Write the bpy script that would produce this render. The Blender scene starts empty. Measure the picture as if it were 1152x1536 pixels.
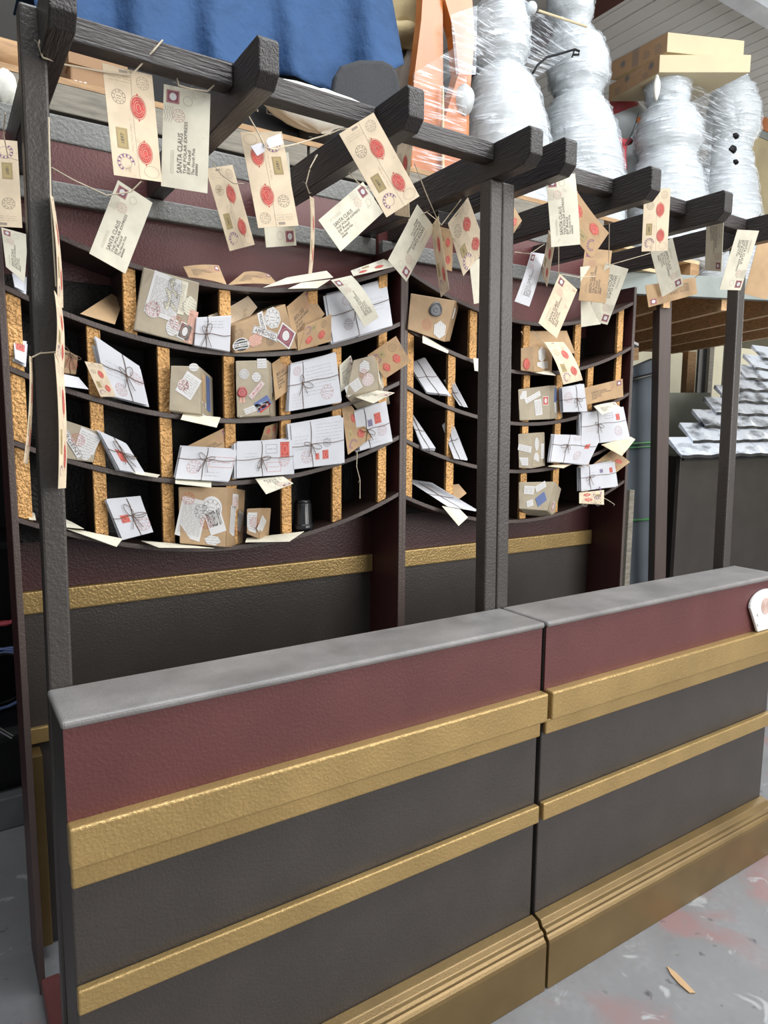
import bpy, bmesh, math, random
import numpy as np
from mathutils import Vector, Matrix
random.seed(7)
SC = bpy.context.scene
COL = SC.collection
V = Vector
# ------------------------------------------------------------------ camera
CAM = V((-1.349, -1.283, 1.5735)); YAW, PIT, ROL, FPX = 0.5746, -0.1238, 0.0075, 1034.1
FW = V((math.sin(YAW)*math.cos(PIT), math.cos(YAW)*math.cos(PIT), math.sin(PIT)))
RT = V((math.cos(YAW), -math.sin(YAW), 0)); UP = RT.cross(FW)
R2 = RT*math.cos(ROL)+UP*math.sin(ROL); U2 = -RT*math.sin(ROL)+UP*math.cos(ROL)
cd = bpy.data.cameras.new('camera'); cam = bpy.data.objects.new('camera', cd); COL.objects.link(cam)
cd.sensor_fit = 'AUTO'; cd.sensor_width = 36; cd.lens = FPX/1536*36; cd.clip_start = .02
M3 = Matrix((R2, U2, -FW)).transposed()
cam.matrix_world = Matrix.Translation(CAM) @ M3.to_4x4()
SC.camera = cam
def P(u, v, y):
    """the world point that the photograph shows at pixel u,v when it stands at depth y"""
    d = FW + R2*((u-576)/FPX) - U2*((v-768)/FPX)
    return CAM + d*((y-CAM.y)/d.y)
# ------------------------------------------------------------------ materials
def new_mat(name):
    m = bpy.data.materials.new(name); m.use_nodes = True
    nt = m.node_tree; b = nt.nodes['Principled BSDF']; return m, nt, b
def lk(nt, a, b): nt.links.new(a, b)
def mat(name, col, rough=.6, metal=0, bump=0, bscale=200, var=.12, vscale=6, speck=None, speck_amt=.6, speck_scale=400, spec=.5, stretch=None, coat=0, bdist=.002):
    m, nt, b = new_mat(name)
    N = nt.nodes
    b.inputs['Roughness'].default_value = rough; b.inputs['Metallic'].default_value = metal
    b.inputs['Specular IOR Level'].default_value = spec; b.inputs['Coat Weight'].default_value = coat
    tc = N.new('ShaderNodeTexCoord'); vec = tc.outputs['Object']
    if stretch:
        mp = N.new('ShaderNodeMapping'); mp.inputs['Scale'].default_value = stretch; lk(nt, vec, mp.inputs['Vector']); vec = mp.outputs['Vector']
    n1 = N.new('ShaderNodeTexNoise'); n1.inputs['Scale'].default_value = vscale; n1.inputs['Detail'].default_value = 6; lk(nt, vec, n1.inputs['Vector'])
    mr = N.new('ShaderNodeMapRange'); mr.inputs[1].default_value = .3; mr.inputs[2].default_value = .7; mr.inputs[3].default_value = 1-var; mr.inputs[4].default_value = 1+var
    lk(nt, n1.outputs['Fac'], mr.inputs[0])
    mx = N.new('ShaderNodeVectorMath'); mx.operation = 'SCALE'; mx.inputs[0].default_value = col[:3]; lk(nt, mr.outputs[0], mx.inputs['Scale'])
    out = mx.outputs[0]
    if speck:
        n2 = N.new('ShaderNodeTexNoise'); n2.inputs['Scale'].default_value = speck_scale; n2.inputs['Detail'].default_value = 3; lk(nt, vec, n2.inputs['Vector'])
        r2 = N.new('ShaderNodeMapRange'); r2.inputs[1].default_value = 1-speck_amt; r2.inputs[2].default_value = 1-speck_amt+.12; lk(nt, n2.outputs['Fac'], r2.inputs[0])
        mm = N.new('ShaderNodeMix'); mm.data_type = 'RGBA'; lk(nt, r2.outputs[0], mm.inputs['Factor']); lk(nt, out, mm.inputs['A']); mm.inputs['B'].default_value = (*speck[:3], 1)
        out = mm.outputs['Result']
    lk(nt, out, b.inputs['Base Color'])
    if bump:
        n3 = N.new('ShaderNodeTexNoise'); n3.inputs['Scale'].default_value = bscale; n3.inputs['Detail'].default_value = 4; lk(nt, vec, n3.inputs['Vector'])
        bp = N.new('ShaderNodeBump'); bp.inputs['Strength'].default_value = bump; bp.inputs['Distance'].default_value = bdist
        lk(nt, n3.outputs['Fac'], bp.inputs['Height']); lk(nt, bp.outputs[0], b.inputs['Normal'])
    return m
M = {}
M['brown'] = mat('brown_textured_paint', (.051, .0435, .0385), .40, bump=.45, bscale=170, var=.12, bdist=.003)
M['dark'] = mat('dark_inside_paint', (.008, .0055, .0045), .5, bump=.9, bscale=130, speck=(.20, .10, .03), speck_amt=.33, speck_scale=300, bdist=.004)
M['shelfwood'] = mat('shelf_brown_paint', (.040, .024, .019), .36, bump=.4, bscale=180)
M['edge'] = mat('worn_edge_paint', (.085, .060, .052), .4, bump=.6, bscale=200, speck=(.15, .125, .11), speck_amt=.34, speck_scale=260)
M['maroon'] = mat('maroon_textured_paint', (.118, .038, .037), .36, bump=.42, bscale=150, var=.1, bdist=.003)
M['maroon_dark'] = mat('deep_maroon_paint', (.060, .018, .018), .4, bump=.4, bscale=150, bdist=.003)
M['top'] = mat('dusty_sheen_brown_top', (.20, .19, .185), .40, bump=.35, bscale=260, var=.25, vscale=9, speck=(.165, .155, .15), speck_amt=.45, speck_scale=420)  # dusty brown, lightened further so the colour carries the overhead sheen
M['gold'] = mat('gold_paint', (.44, .30, .12), .34, metal=.5, bump=.45, bscale=140, var=.12, speck=(.33, .18, .05), speck_amt=.36, speck_scale=260, bdist=.004)
M['gold_base'] = mat('gold_paint_plain', (.19, .125, .048), .32, metal=.45, bump=.3, bscale=380, var=.14, speck=(.36, .26, .10), speck_amt=.34, speck_scale=500)
M['gold_rough'] = mat('rough_copper_gold_paint', (.66, .37, .14), .40, metal=.45, bump=1, bscale=120, var=.25, vscale=14, speck=(.24, .11, .03), speck_amt=.43, speck_scale=240, bdist=.006)
M['beam'] = mat('dark_brown_timber', (.026, .021, .020), .34, bump=.7, bscale=40, var=.15, stretch=(6, .5, 6), bdist=.004)
M['beamx'] = mat('dark_brown_timber_long', (.038, .030, .028), .38, bump=.7, bscale=45, var=.15, stretch=(.5, 6, 6), bdist=.005)
M['greytop'] = mat('weathered_grey_paint', (.165, .165, .155), .55, bump=.9, bscale=110, var=.25, speck=(.26, .26, .25), speck_amt=.36, speck_scale=90, bdist=.004)
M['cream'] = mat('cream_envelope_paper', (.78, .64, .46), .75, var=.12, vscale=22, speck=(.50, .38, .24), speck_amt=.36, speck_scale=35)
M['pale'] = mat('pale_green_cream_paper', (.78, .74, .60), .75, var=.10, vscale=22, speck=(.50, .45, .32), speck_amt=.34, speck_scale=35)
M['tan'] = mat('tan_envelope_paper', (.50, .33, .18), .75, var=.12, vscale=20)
M['white'] = mat('white_letter_paper', (.66, .67, .71), .7, var=.04, vscale=20)
M['kraft'] = mat('kraft_wrapping_paper', (.42, .28, .155), .62, var=.14, vscale=14, bump=.35, bscale=26, bdist=.006)
M['greykraft'] = mat('greyish_wrapping_paper', (.40, .34, .245), .58, var=.14, vscale=14, bump=.35, bscale=26, bdist=.006)
M['red'] = mat('red_seal_ink', (.60, .085, .07), .7, var=.2, vscale=60)
M['rose'] = mat('rose_ink', (.52, .22, .21), .7, var=.1, vscale=60)
M['ink'] = mat('black_ink', (.13, .115, .105), .7)
M['faint'] = mat('faint_ink', (.36, .30, .24), .7)
M['purple'] = mat('purple_ink', (.23, .11, .26), .7)
M['stamp'] = mat('maroon_stamp_ink', (.26, .085, .12), .7)
M['blue'] = mat('blue_ink', (.12, .17, .36), .7)
M['label'] = mat('white_sticker_paper', (.68, .67, .66), .6, var=.05)
M['yellow'] = mat('ochre_label_paper', (.46, .35, .16), .7)
M['paleseal'] = mat('pale_seal_lines', (.72, .42, .33), .7)
M['black'] = mat('solid_black_print', (.02, .02, .022), .5)
M['twine'] = mat('jute_twine', (.66, .57, .43), .9, bump=.4, bscale=800)
M['twine_dark'] = mat('brown_twine', (.16, .10, .07), .9)
M['wax'] = mat('red_wax', (.42, .06, .06), .35)
M['waxgrey'] = mat('grey_wax', (.06, .065, .075), .3)
# ------------------------------------------------------------------ mesh building
class MB:
    def __init__(s): s.v = []; s.f = []; s.m = []; s.mats = []
    def mi(s, m):
        if m not in s.mats: s.mats.append(m)
        return s.mats.index(m)
    def face(s, pts, m):
        i = len(s.v); s.v += [tuple(p) for p in pts]; s.f.append(list(range(i, i+len(pts)))); s.m.append(s.mi(m))
    def mesh(s, vs, fs, m):
        i = len(s.v); s.v += [tuple(p) for p in vs]; k = s.mi(m)
        for f in fs: s.f.append([a+i for a in f]); s.m.append(k)
    def hexa(s, b, t, m):
        """box from four bottom and four top points, same winding"""
        s.mesh(list(b)+list(t), [(3, 2, 1, 0), (4, 5, 6, 7)]+[(i, (i+1) % 4, 4+(i+1) % 4, 4+i) for i in range(4)], m)
    def box(s, x0, x1, y0, y1, z0, z1, m):
        q = lambda z: [(x0, y0, z), (x1, y0, z), (x1, y1, z), (x0, y1, z)]
        s.hexa(q(z0), q(z1), m)
    def prism(s, poly, ext, m):
        """polygon (3-D points) pushed along ext"""
        n = len(poly); e = V(ext); a = [V(p) for p in poly]; b = [p+e for p in a]
        s.mesh(a+b, [tuple(range(n)), tuple(range(2*n-1, n-1, -1))]+[((i+1) % n, i, n+i, n+(i+1) % n) for i in range(n)], m)
    def tube(s, pts, r, m, n=6, rr=None):
        pts = [V(p) for p in pts]; rings = []
        for i, p in enumerate(pts):
            d = (pts[min(i+1, len(pts)-1)]-pts[max(i-1, 0)]); d = d.normalized() if d.length > 1e-9 else V((0, 0, 1))
            a = d.cross(V((0, 0, 1)) if abs(d.z) < .9 else V((1, 0, 0))).normalized(); b = d.cross(a)
            q = rr[i] if rr else r
            rings.append([p+(a*math.cos(2*math.pi*k/n)+b*math.sin(2*math.pi*k/n))*q for k in range(n)])
        vs = [p for g in rings for p in g]; fs = []
        for i in range(len(pts)-1):
            for k in range(n): fs.append((i*n+k, i*n+(k+1) % n, (i+1)*n+(k+1) % n, (i+1)*n+k))
        fs += [tuple(range(n-1, -1, -1)), tuple(range((len(pts)-1)*n, len(pts)*n))]
        s.mesh(vs, fs, m)
    def lathe(s, c, prof, m, n=24, sq=(1, 1)):
        c = V(c); vs = []; fs = []
        for r, z in prof:
            for k in range(n):
                a = 2*math.pi*k/n; vs.append(c+V((r*math.cos(a)*sq[0], r*math.sin(a)*sq[1], z)))
        for i in range(len(prof)-1):
            for k in range(n): fs.append((i*n+k, i*n+(k+1) % n, (i+1)*n+(k+1) % n, (i+1)*n+k))
        fs += [tuple(range(n-1, -1, -1)), tuple(range((len(prof)-1)*n, len(prof)*n))]
        s.mesh(vs, fs, m)
    def blob(s, c, r, m, nu=20, nv=14, wob=0, seed=0):
        c = V(c); rnd = random.Random(seed); ph = [rnd.uniform(0, 6) for _ in range(6)]; vs = []; fs = []
        for j in range(nv+1):
            th = math.pi*j/nv
            for i in range(nu):
                a = 2*math.pi*i/nu
                k = 1+wob*(math.sin(3*a+ph[0])*math.sin(2*th+ph[1])+.6*math.sin(5*a+ph[2]+3*th))
                vs.append(c+V((r[0]*k*math.sin(th)*math.cos(a), r[1]*k*math.sin(th)*math.sin(a), r[2]*k*math.cos(th))))
        for j in range(nv):
            for i in range(nu): fs.append((j*nu+i, (j+1)*nu+i, (j+1)*nu+(i+1) % nu, j*nu+(i+1) % nu))
        s.mesh(vs, fs, m)
    def build(s, name, parent=None, smooth=False, bevel=0, seg=2, subd=0, solid=0):
        me = bpy.data.meshes.new(name); me.from_pydata(s.v, [], s.f)
        for m in s.mats: me.materials.append(m)
        me.polygons.foreach_set('material_index', s.m)
        if smooth: me.polygons.foreach_set('use_smooth', [True]*len(s.f))
        bm = bmesh.new(); bm.from_mesh(me)
        bmesh.ops.remove_doubles(bm, verts=bm.verts, dist=1e-6) if smooth or bevel or subd else None
        if not solid and not getattr(s, 'keep', False): bmesh.ops.recalc_face_normals(bm, faces=bm.faces)
        bm.to_mesh(me); bm.free(); me.update()
        o = bpy.data.objects.new(name, me); COL.objects.link(o)
        if parent: o.parent = parent
        if solid:
            d = o.modifiers.new('solid', 'SOLIDIFY'); d.thickness = solid; d.offset = 0
        if bevel:
            d = o.modifiers.new('bevel', 'BEVEL'); d.width = bevel; d.segments = seg; d.limit_method = 'ANGLE'; d.angle_limit = .7
            d.harden_normals = False
        if subd:
            d = o.modifiers.new('subd', 'SUBSURF'); d.levels = subd; d.render_levels = subd
        return o
def tag(o, label, cat, group=None, kind=None):
    if label: o['label'] = label
    if cat: o['category'] = cat
    if group: o['group'] = group
    if kind: o['kind'] = kind
    return o
def empty(name, loc, label, cat, group=None):
    o = bpy.data.objects.new(name, None); COL.objects.link(o); o.location = loc; o.empty_display_size = .05
    return tag(o, label, cat, group)
def reparent(o, root):
    """keep the world position of o while it becomes a part of root"""
    o.parent = root; o.matrix_parent_inverse = Matrix.Translation(V(root.location)).inverted()
def part(mb, name, root, label=None, **k):
    o = mb.build(name, **k)
    if root.parent is None and root.type == 'EMPTY': reparent(o, root)
    else: o.parent = root
    if label: o['label'] = label
    return o
# ------------------------------------------------------------------ lettering
_txt = {}
def glyphs(s):
    if s not in _txt:
        cu = bpy.data.curves.new('t', 'FONT'); cu.body = s; cu.resolution_u = 2
        ob = bpy.data.objects.new('t', cu); COL.objects.link(ob)
        dg = bpy.context.evaluated_depsgraph_get(); dg.update()
        me = bpy.data.meshes.new_from_object(ob.evaluated_get(dg))
        vs = [(v.co.x, v.co.y) for v in me.vertices]; fs = [tuple(p.vertices) for p in me.polygons]
        bpy.data.objects.remove(ob); bpy.data.curves.remove(cu); bpy.data.meshes.remove(me)
        w = max([x for x, y in vs] or [1]); h = .70
        _txt[s] = (vs, fs, w, h)
    return _txt[s]
def text(mb, f, s, org, rd, h, w, m, lay=2, slant=0):
    """s drawn on the surface f(a, b, lift): starts at org, reads along rd, cap height h, total length w"""
    vs, fs, tw, th = glyphs(s); ud = (rd[1], -rd[0])
    out = []
    for x, y in vs:
        x2 = x/tw*w+slant*y/th*h; y2 = y/th*h
        out.append(f(org[0]+rd[0]*x2+ud[0]*y2, org[1]+rd[1]*x2+ud[1]*y2, lay*LIFT))
    mb.mesh(out, fs, m)
LIFT = .00035
def disc(mb, f, c, rx, ry, m, lay=1, n=24, ang=0):
    ca, sa = math.cos(ang), math.sin(ang); pts = []
    for k in range(n):
        x, y = rx*math.cos(2*math.pi*k/n), ry*math.sin(2*math.pi*k/n)
        pts.append((c[0]+x*ca-y*sa, c[1]+x*sa+y*ca))
    i = [f(*c, lay*LIFT)]+[f(*p, lay*LIFT) for p in pts]
    mb.mesh(i, [(0, 1+k, 1+(k+1) % n) for k in range(n)], m)
def ring(mb, f, c, rx, ry, w, m, lay=1, n=28, ang=0, gaps=0, t0=0, t1=1):
    ca, sa = math.cos(ang), math.sin(ang); vs = []; fs = []
    for k in range(n+1):
        a = 2*math.pi*(t0+(t1-t0)*k/n)
        for q in (1, 0):
            x, y = (rx-w*q)*math.cos(a), (ry-w*q)*math.sin(a)
            vs.append(f(c[0]+x*ca-y*sa, c[1]+x*sa+y*ca, lay*LIFT))
    for k in range(n):
        if gaps and k % gaps == 0: continue
        fs.append((2*k, 2*k+1, 2*k+3, 2*k+2))
    mb.mesh(vs, fs, m)
def poly(mb, f, pts, m, lay=1): mb.face([f(*p, lay*LIFT) for p in pts], m)
def rect(mb, f, c, w, h, m, lay=1, ang=0, n=3):
    ca, sa = math.cos(ang), math.sin(ang); vs = []; fs = []
    for j in range(n+1):
        for i in range(n+1):
            x, y = (i/n-.5)*w, (j/n-.5)*h; vs.append(f(c[0]+x*ca-y*sa, c[1]+x*sa+y*ca, lay*LIFT))
    for j in range(n):
        for i in range(n): fs.append((j*(n+1)+i, j*(n+1)+i+1, (j+1)*(n+1)+i+1, (j+1)*(n+1)+i))
    mb.mesh(vs, fs, m)
def line(mb, f, pts, w, m, lay=1):
    vs = []; fs = []
    for i, p in enumerate(pts):
        a = pts[max(i-1, 0)]; b = pts[min(i+1, len(pts)-1)]
        dx, dy = b[0]-a[0], b[1]-a[1]; L = math.hypot(dx, dy) or 1; nx, ny = -dy/L*w/2, dx/L*w/2
        vs += [f(p[0]+nx, p[1]+ny, lay*LIFT), f(p[0]-nx, p[1]-ny, lay*LIFT)]
    for i in range(len(pts)-1): fs.append((2*i, 2*i+1, 2*i+3, 2*i+2))
    mb.mesh(vs, fs, m)
def frame(mb, f, c, w, h, t, m, lay=1, ang=0):
    ca, sa = math.cos(ang), math.sin(ang)
    q = [(c[0]+x*ca-y*sa, c[1]+x*sa+y*ca) for x, y in ((-w/2, -h/2), (w/2, -h/2), (w/2, h/2), (-w/2, h/2))]
    for i in range(4): line(mb, f, [q[i], q[(i+1) % 4]], t, m, lay)
def scribble(mb, f, org, rd, length, m, rnd, amp=.0011, w=.00045, lay=2):
    ud = (rd[1], -rd[0]); x = 0
    while x < length:
        wl = min(rnd.uniform(.006, .018), length-x); pts = []; n = max(3, int(wl/.0013))
        for i in range(n+1):
            t = x+wl*i/n; y = amp*math.sin(i*1.9+rnd.random())*rnd.uniform(.4, 1.3)
            pts.append((org[0]+rd[0]*t+ud[0]*y, org[1]+rd[1]*t+ud[1]*y))
        line(mb, f, pts, w, m, lay); x += wl+rnd.uniform(.002, .004)
def seal(mb, f, c, rx, ry, k, lay=1):
    ring(mb, f, c, rx, ry, .0009*k, M['red'], lay)
    for sy in (-1, 1): disc(mb, f, (c[0], c[1]+sy*(ry+.001)), .0015*k, .0022*k, M['red'], lay, 8)
    disc(mb, f, c, rx*.86, ry*.88, M['red'], lay+.5)
    ring(mb, f, c, rx*.70, ry*.72, .0007*k, M['paleseal'], lay+1, gaps=5)
    ring(mb, f, c, rx*.52, ry*.5, .0008*k, M['paleseal'], lay+1, t0=.05, t1=.8)
    ring(mb, f, c, rx*.30, ry*.3, .0009*k, M['paleseal'], lay+1, t0=.3, t1=1.1)
def postmark(mb, f, c, r, m, k=1, lay=1, waves=None):
    ring(mb, f, c, r, r, .0006*k, m, lay); ring(mb, f, c, r*.62, r*.62, .0005*k, m, lay, n=20)
    for i in range(9):
        a = 2*math.pi*i/9; p = (c[0]+r*.8*math.cos(a), c[1]+r*.8*math.sin(a)); rect(mb, f, p, r*.16, r*.1, m, lay, a, 1)
    line(mb, f, [(c[0]-r*.35, c[1]-r*.15), (c[0]+r*.35, c[1]-r*.05)], .0009*k, m, lay)
    line(mb, f, [(c[0]-r*.3, c[1]+r*.2), (c[0]+r*.3, c[1]+r*.25)], .0009*k, m, lay)
def stamp(mb, f, c, w, h, ang, m, lay=1, face=True):
    rect(mb, f, c, w, h, m, lay, ang); frame(mb, f, c, w*.86, h*.88, .0007, M['paleseal'], lay+1, ang)
    if face: disc(mb, f, c, w*.28, h*.3, M['label'], lay+1.5, 14, ang)
# ------------------------------------------------------------------ envelopes
def quad_fn(q, bow=0, curl=0, dim=None):
    """surface coordinates in metres (a across the short edge, b along the long edge) to space"""
    q = [V(p) for p in q]
    W = dim[0] if dim else ((q[1]-q[0]).length+(q[2]-q[3]).length)/2
    L = dim[1] if dim else ((q[3]-q[0]).length+(q[2]-q[1]).length)/2
    n = (q[3]-q[0]).cross(q[1]-q[0]); n = n.normalized() if n.length > 1e-12 else V((0, -1, 0))
    def f(a, b, h=0):
        s, t = a/W, b/L
        p = q[0]*(1-s)*(1-t)+q[1]*s*(1-t)+q[2]*s*t+q[3]*(1-s)*t
        return p+n*(h+bow*4*t*(1-t)+curl*t*t)
    return f, W, L
def addr_print(mb, f, W, L, k=1, tint='ink', rnd=random):
    stamp(mb, f, (.20*W, .105*L), .27*W, .125*L, 0, M['stamp'])
    for i in range(4):
        line(mb, f, [((.04+.05*i)*W+.0016*k*math.sin(j*1.3), (.20+.017*j)*L) for j in range(10)], .0007*k, M['faint'])
    postmark(mb, f, (.33*W, .28*L), .135*W, M['rose'], k)
    ring(mb, f, (.52*W, .12*L), .1*W, .1*W, .0006*k, M['faint'])
    up = (0, -1)
    text(mb, f, 'SANTA CLAUS', (.43*W, .845*L), up, .105*W, .40*L, M[tint], slant=.03)
    text(mb, f, 'THE POLAR EXPRESS', (.525*W, .845*L), up, .066*W, .52*L, M[tint], slant=.1)
    text(mb, f, 'Elf Road', (.615*W, .845*L), up, .072*W, .24*L, M[tint], slant=.2)
    text(mb, f, 'The North Pole', (.705*W, .845*L), up, .066*W, .27*L, M[tint], slant=.2)
    text(mb, f, '88888', (.775*W, .845*L), up, .05*W, .12*L, M[tint], slant=.3)
    frame(mb, f, (.22*W, .74*L), .055*W, .22*L, .0005*k, M['faint'])
    line(mb, f, [(.22*W, .65*L), (.22*W, .83*L)], .0005*k, M['faint'])
def seal_print(mb, f, W, L, k=1, rnd=random):
    seal(mb, f, (.64*W, .335*L), .165*W, .112*L, k); seal(mb, f, (.70*W, .75*L), .155*W, .105*L, k)
    postmark(mb, f, (.26*W, .27*L), .14*W, M['ink'], k)
    postmark(mb, f, (.78*W, .10*L), .13*W, M['faint'], k)
    rect(mb, f, (.40*W, .035*L), .16*W, .026*L, M['faint'], 1)
    for j in range(3): scribble(mb, f, (.10*W, (.075+.025*j)*L), (1, 0), .45*W, M['faint'], rnd, .0007)
    line(mb, f, [(.55*W, .0*L), (.52*W, .5*L), (.54*W, L)], .0005*k, M['faint'])
    rect(mb, f, (.25*W, .645*L), .23*W, .19*L, M['yellow'], 1); frame(mb, f, (.25*W, .645*L), .19*W, .165*L, .0006*k, M['faint'], 2)
    text(mb, f, '1897', (.285*W, .70*L), (0, -1), .07*W, .10*L, M['ink'])
    ring(mb, f, (.28*W, .87*L), .18*W, .18*W, .0009*k, M['purple'], t0=.35, t1=1.02); ring(mb, f, (.28*W, .87*L), .115*W, .115*W, .0005*k, M['purple'])
    for i in range(8):
        a = math.pi*(.7+i*.17); rect(mb, f, (.28*W+.148*W*math.cos(a), .87*L+.148*W*math.sin(a)), .045*W, .03*W, M['purple'], 1, a, 1)
    ring(mb, f, (.80*W, .92*L), .16*W, .12*W, .0005*k, M['faint'])
    scribble(mb, f, (.45*W, .50*L), (0, 1), .25*L, M['faint'], rnd, .002)
def sheet(mb, f, W, L, m, thick=.0012, nu=3, nv=12, h0=0):
    vs = []; fs = []
    for hh in (h0, h0-thick):
        for j in range(nv+1):
            for i in range(nu+1): vs.append(f(W*i/nu, L*j/nv, hh))
    n1 = (nu+1)*(nv+1); g = lambda i, j, k: k*n1+j*(nu+1)+i
    for j in range(nv):
        for i in range(nu):
            fs.append((g(i, j, 0), g(i+1, j, 0), g(i+1, j+1, 0), g(i, j+1, 0))); fs.append((g(i, j, 1), g(i, j+1, 1), g(i+1, j+1, 1), g(i+1, j, 1)))
    for j in range(nv): fs += [(g(0, j, 0), g(0, j+1, 0), g(0, j+1, 1), g(0, j, 1)), (g(nu, j, 0), g(nu, j, 1), g(nu, j+1, 1), g(nu, j+1, 0))]
    for i in range(nu): fs += [(g(i, 0, 0), g(i, 0, 1), g(i+1, 0, 1), g(i+1, 0, 0)), (g(i, nv, 0), g(i+1, nv, 0), g(i+1, nv, 1), g(i, nv, 1))]
    mb.mesh(vs, fs, m)
def envelope(q, lay, label, group, paper=None, bow=0, curl=0):
    f, W, L = quad_fn(q, bow, curl); mb = MB(); rnd = random.Random(len(label)*7+int(abs(q[0][0])*1000))
    pm = M[paper or {'addr': 'pale', 'seal': 'cream', 'plain': 'pale'}[lay]]
    sheet(mb, f, W, L, pm)
    if lay == 'addr': addr_print(mb, f, W, L, max(.5, W/.094), rnd=rnd)
    elif lay == 'seal': seal_print(mb, f, W, L, max(.5, W/.094), rnd)
    mb.keep = True
    return tag(mb.build('envelope'), label, 'envelope', group)
# ------------------------------------------------------------------ parcels, bundles
def px(q, y=None):
    """corner list of (u, v[, y]) to points"""
    return [P(c[0], c[1], c[2] if len(c) > 2 else y) for c in q]
def crisscross(root, f, W, L, a, b, thick, m=None, bow=True, rnd=random, knot=1, tails=1):
    m = m or M['twine_dark']; mb = MB(); r = .0009
    N = 10
    fr = [f(W*i/N, b+.002*math.sin(i), .0012) for i in range(N+1)]
    mb.tube([f(-.001, b, -thick)]+fr+[f(W+.001, b, -thick)], r, m, 5)
    fr = [f(a+.002*math.sin(i*.8), L*i/N, .0014) for i in range(N+1)]
    mb.tube([f(a, -.001, -thick)]+fr+[f(a, L+.001, -thick)], r, m, 5)
    part(mb, 'twine', root)
    if bow:
        mb = MB()
        for sx in (-1, 1):
            ln = rnd.uniform(.018, .03)*knot; an = rnd.uniform(-1.5, 1.3)
            pts = []
            for i in range(13):
                t = 2*math.pi*i/12; x = (1-math.cos(t))*.5*ln*1.3; y = math.sin(t)*ln*.28
                pts.append(f(a+sx*(x*math.cos(an)-y*math.sin(an)), b+(x*math.sin(an)+y*math.cos(an))*1.0+.002, .003+.003*math.sin(t/2)))
            mb.tube(pts, r, m, 5)
            if tails: mb.tube([f(a+sx*.004*i*.7, b+i*.0075*tails, .003+.0006*i) for i in range(6)], r, m, 5)
        mb.blob(f(a, b, .002), (.0025, .0025, .0025), m, 8, 6)
        part(mb, 'twine_bow', root)
def bundle(q, label, group, n=6, thick=.02, prints=(), cross=(.5, .5), seedn=1, paper='white', bow=True, back=(), dark=True, knot=1, bowz=0):
    q = [V(p) for p in q]; rnd = random.Random(seedn)
    c = (q[2]+q[3])/2
    root = empty('letter_bundle', c, label, 'letter bundle', group)
    f, W, L = quad_fn(q, bowz)
    e1 = (q[1]-q[0]).normalized(); e2 = (q[3]-q[0]).normalized()
    for i in range(n):
        off = -thick*i/max(n-1, 1); k = 0 if i == 0 else 1
        j1, j2 = k*rnd.uniform(-.007, .006), k*rnd.uniform(-.006, .002); ang = k*rnd.uniform(-.035, .035)
        g = lambda a, b, h, j1=j1, j2=j2, ang=ang, off=off: f(a+j1-ang*(b-L), b+j2+ang*(a-W/2), h+off)
        mb = MB(); sheet(mb, g, W, L, M['tan'] if i in back else M[paper], .0016, 8, 4)
        if i == 0: draw(mb, f, W, L, prints, rnd)
        mb.keep = True
        part(mb, 'envelope', root)
    if cross: crisscross(root, f, W, L, cross[0]*W, cross[1]*L, thick+.002, None if dark else M['twine'], bow, rnd, knot)
    return root
def draw(mb, f, W, L, items, rnd):
    """items in fractions of the face: (kind, s, t, ...)"""
    for it in items:
        k, s, t = it[0], it[1]*W, it[2]*L
        if k == 'pm': postmark(mb, f, (s, t), it[3], M[it[4] if len(it) > 4 else 'rose'], 1.25, 2)
        elif k == 'st': rect(mb, f, (s, t), it[3], it[4], M[it[5] if len(it) > 5 else 'red'], 1); frame(mb, f, (s, t), it[3]*.8, it[4]*.82, .0008, M['paleseal'], 2); ring(mb, f, (s, t), it[3]*.25, it[4]*.28, .001, M['paleseal'], 2, 12)
        elif k == 'box': frame(mb, f, (s, t), it[3], it[4], .0008, M[it[5] if len(it) > 5 else 'ink'], 1); scribble(mb, f, (s-it[3]*.38, t), (1, 0), it[3]*.76, M[it[5] if len(it) > 5 else 'ink'], rnd, .001, .0008)
        elif k == 'wr':
            for i in range(it[4]): scribble(mb, f, (s+rnd.uniform(0, .004), t+i*it[5]), (1, 0), it[3]*W*rnd.uniform(.75, 1), M[it[6] if len(it) > 6 else 'ink'], rnd)
        elif k == 'paper': rect(mb, f, (s, t), it[3], it[4], M[it[6] if len(it) > 6 else 'label'], 1, it[5])
        elif k == 'disc': disc(mb, f, (s, t), it[3], it[4], M[it[5]], 1)
        elif k == 'ring': ring(mb, f, (s, t), it[3], it[3], .001, M[it[4]], 2)
def parcel(q, ext, label, group=None, to=None, mat_='kraft', front=(), side=(), cat='parcel', bevel=.0025, crease=True, twine=None):
    """q = TL,TR,BR,BL of the front face; ext = the edge from the front to the back"""
    q = [V(p) for p in q]; e = P(*to)-q[1] if to else V(ext); c = (q[2]+q[3])/2+e*.5
    root = empty('parcel', c, label, cat, group)
    n = (q[3]-q[0]).cross(q[1]-q[0]).normalized()
    mb = MB(); mb.hexa([q[3], q[2], q[2]+e, q[3]+e], [q[0], q[1], q[1]+e, q[0]+e], M[mat_])
    part(mb, 'wrapped_box', root, bevel=bevel)
    f, W, L = quad_fn(q); fs, Ws, Ls = quad_fn([q[1], q[1]+e, q[2]+e, q[2]])
    if crease:
        for F, A, B, tri in ((f, W, L, ((.02, .66), (.02, .98), (.30, .98))), (f, W, L, ((.02, .02), (.16, .02), (.02, .3))), (fs, Ws, Ls, ((.05, .7), (.05, .97), (.9, .97)))):
            mb = MB(); mb.keep = True; poly(mb, F, [(x*A, y*B) for x, y in tri], M[mat_], 3); part(mb, 'paper_flap', root)
    for F, WW, LL, items in ((f, W, L, front), (fs, Ws, Ls, side)):
        for it in items: sticker(root, F, WW, LL, it)
    if twine: crisscross(root, f, W, L, twine[0]*W, twine[1]*L, .03, M['twine_dark'], True)
    return root
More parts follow.
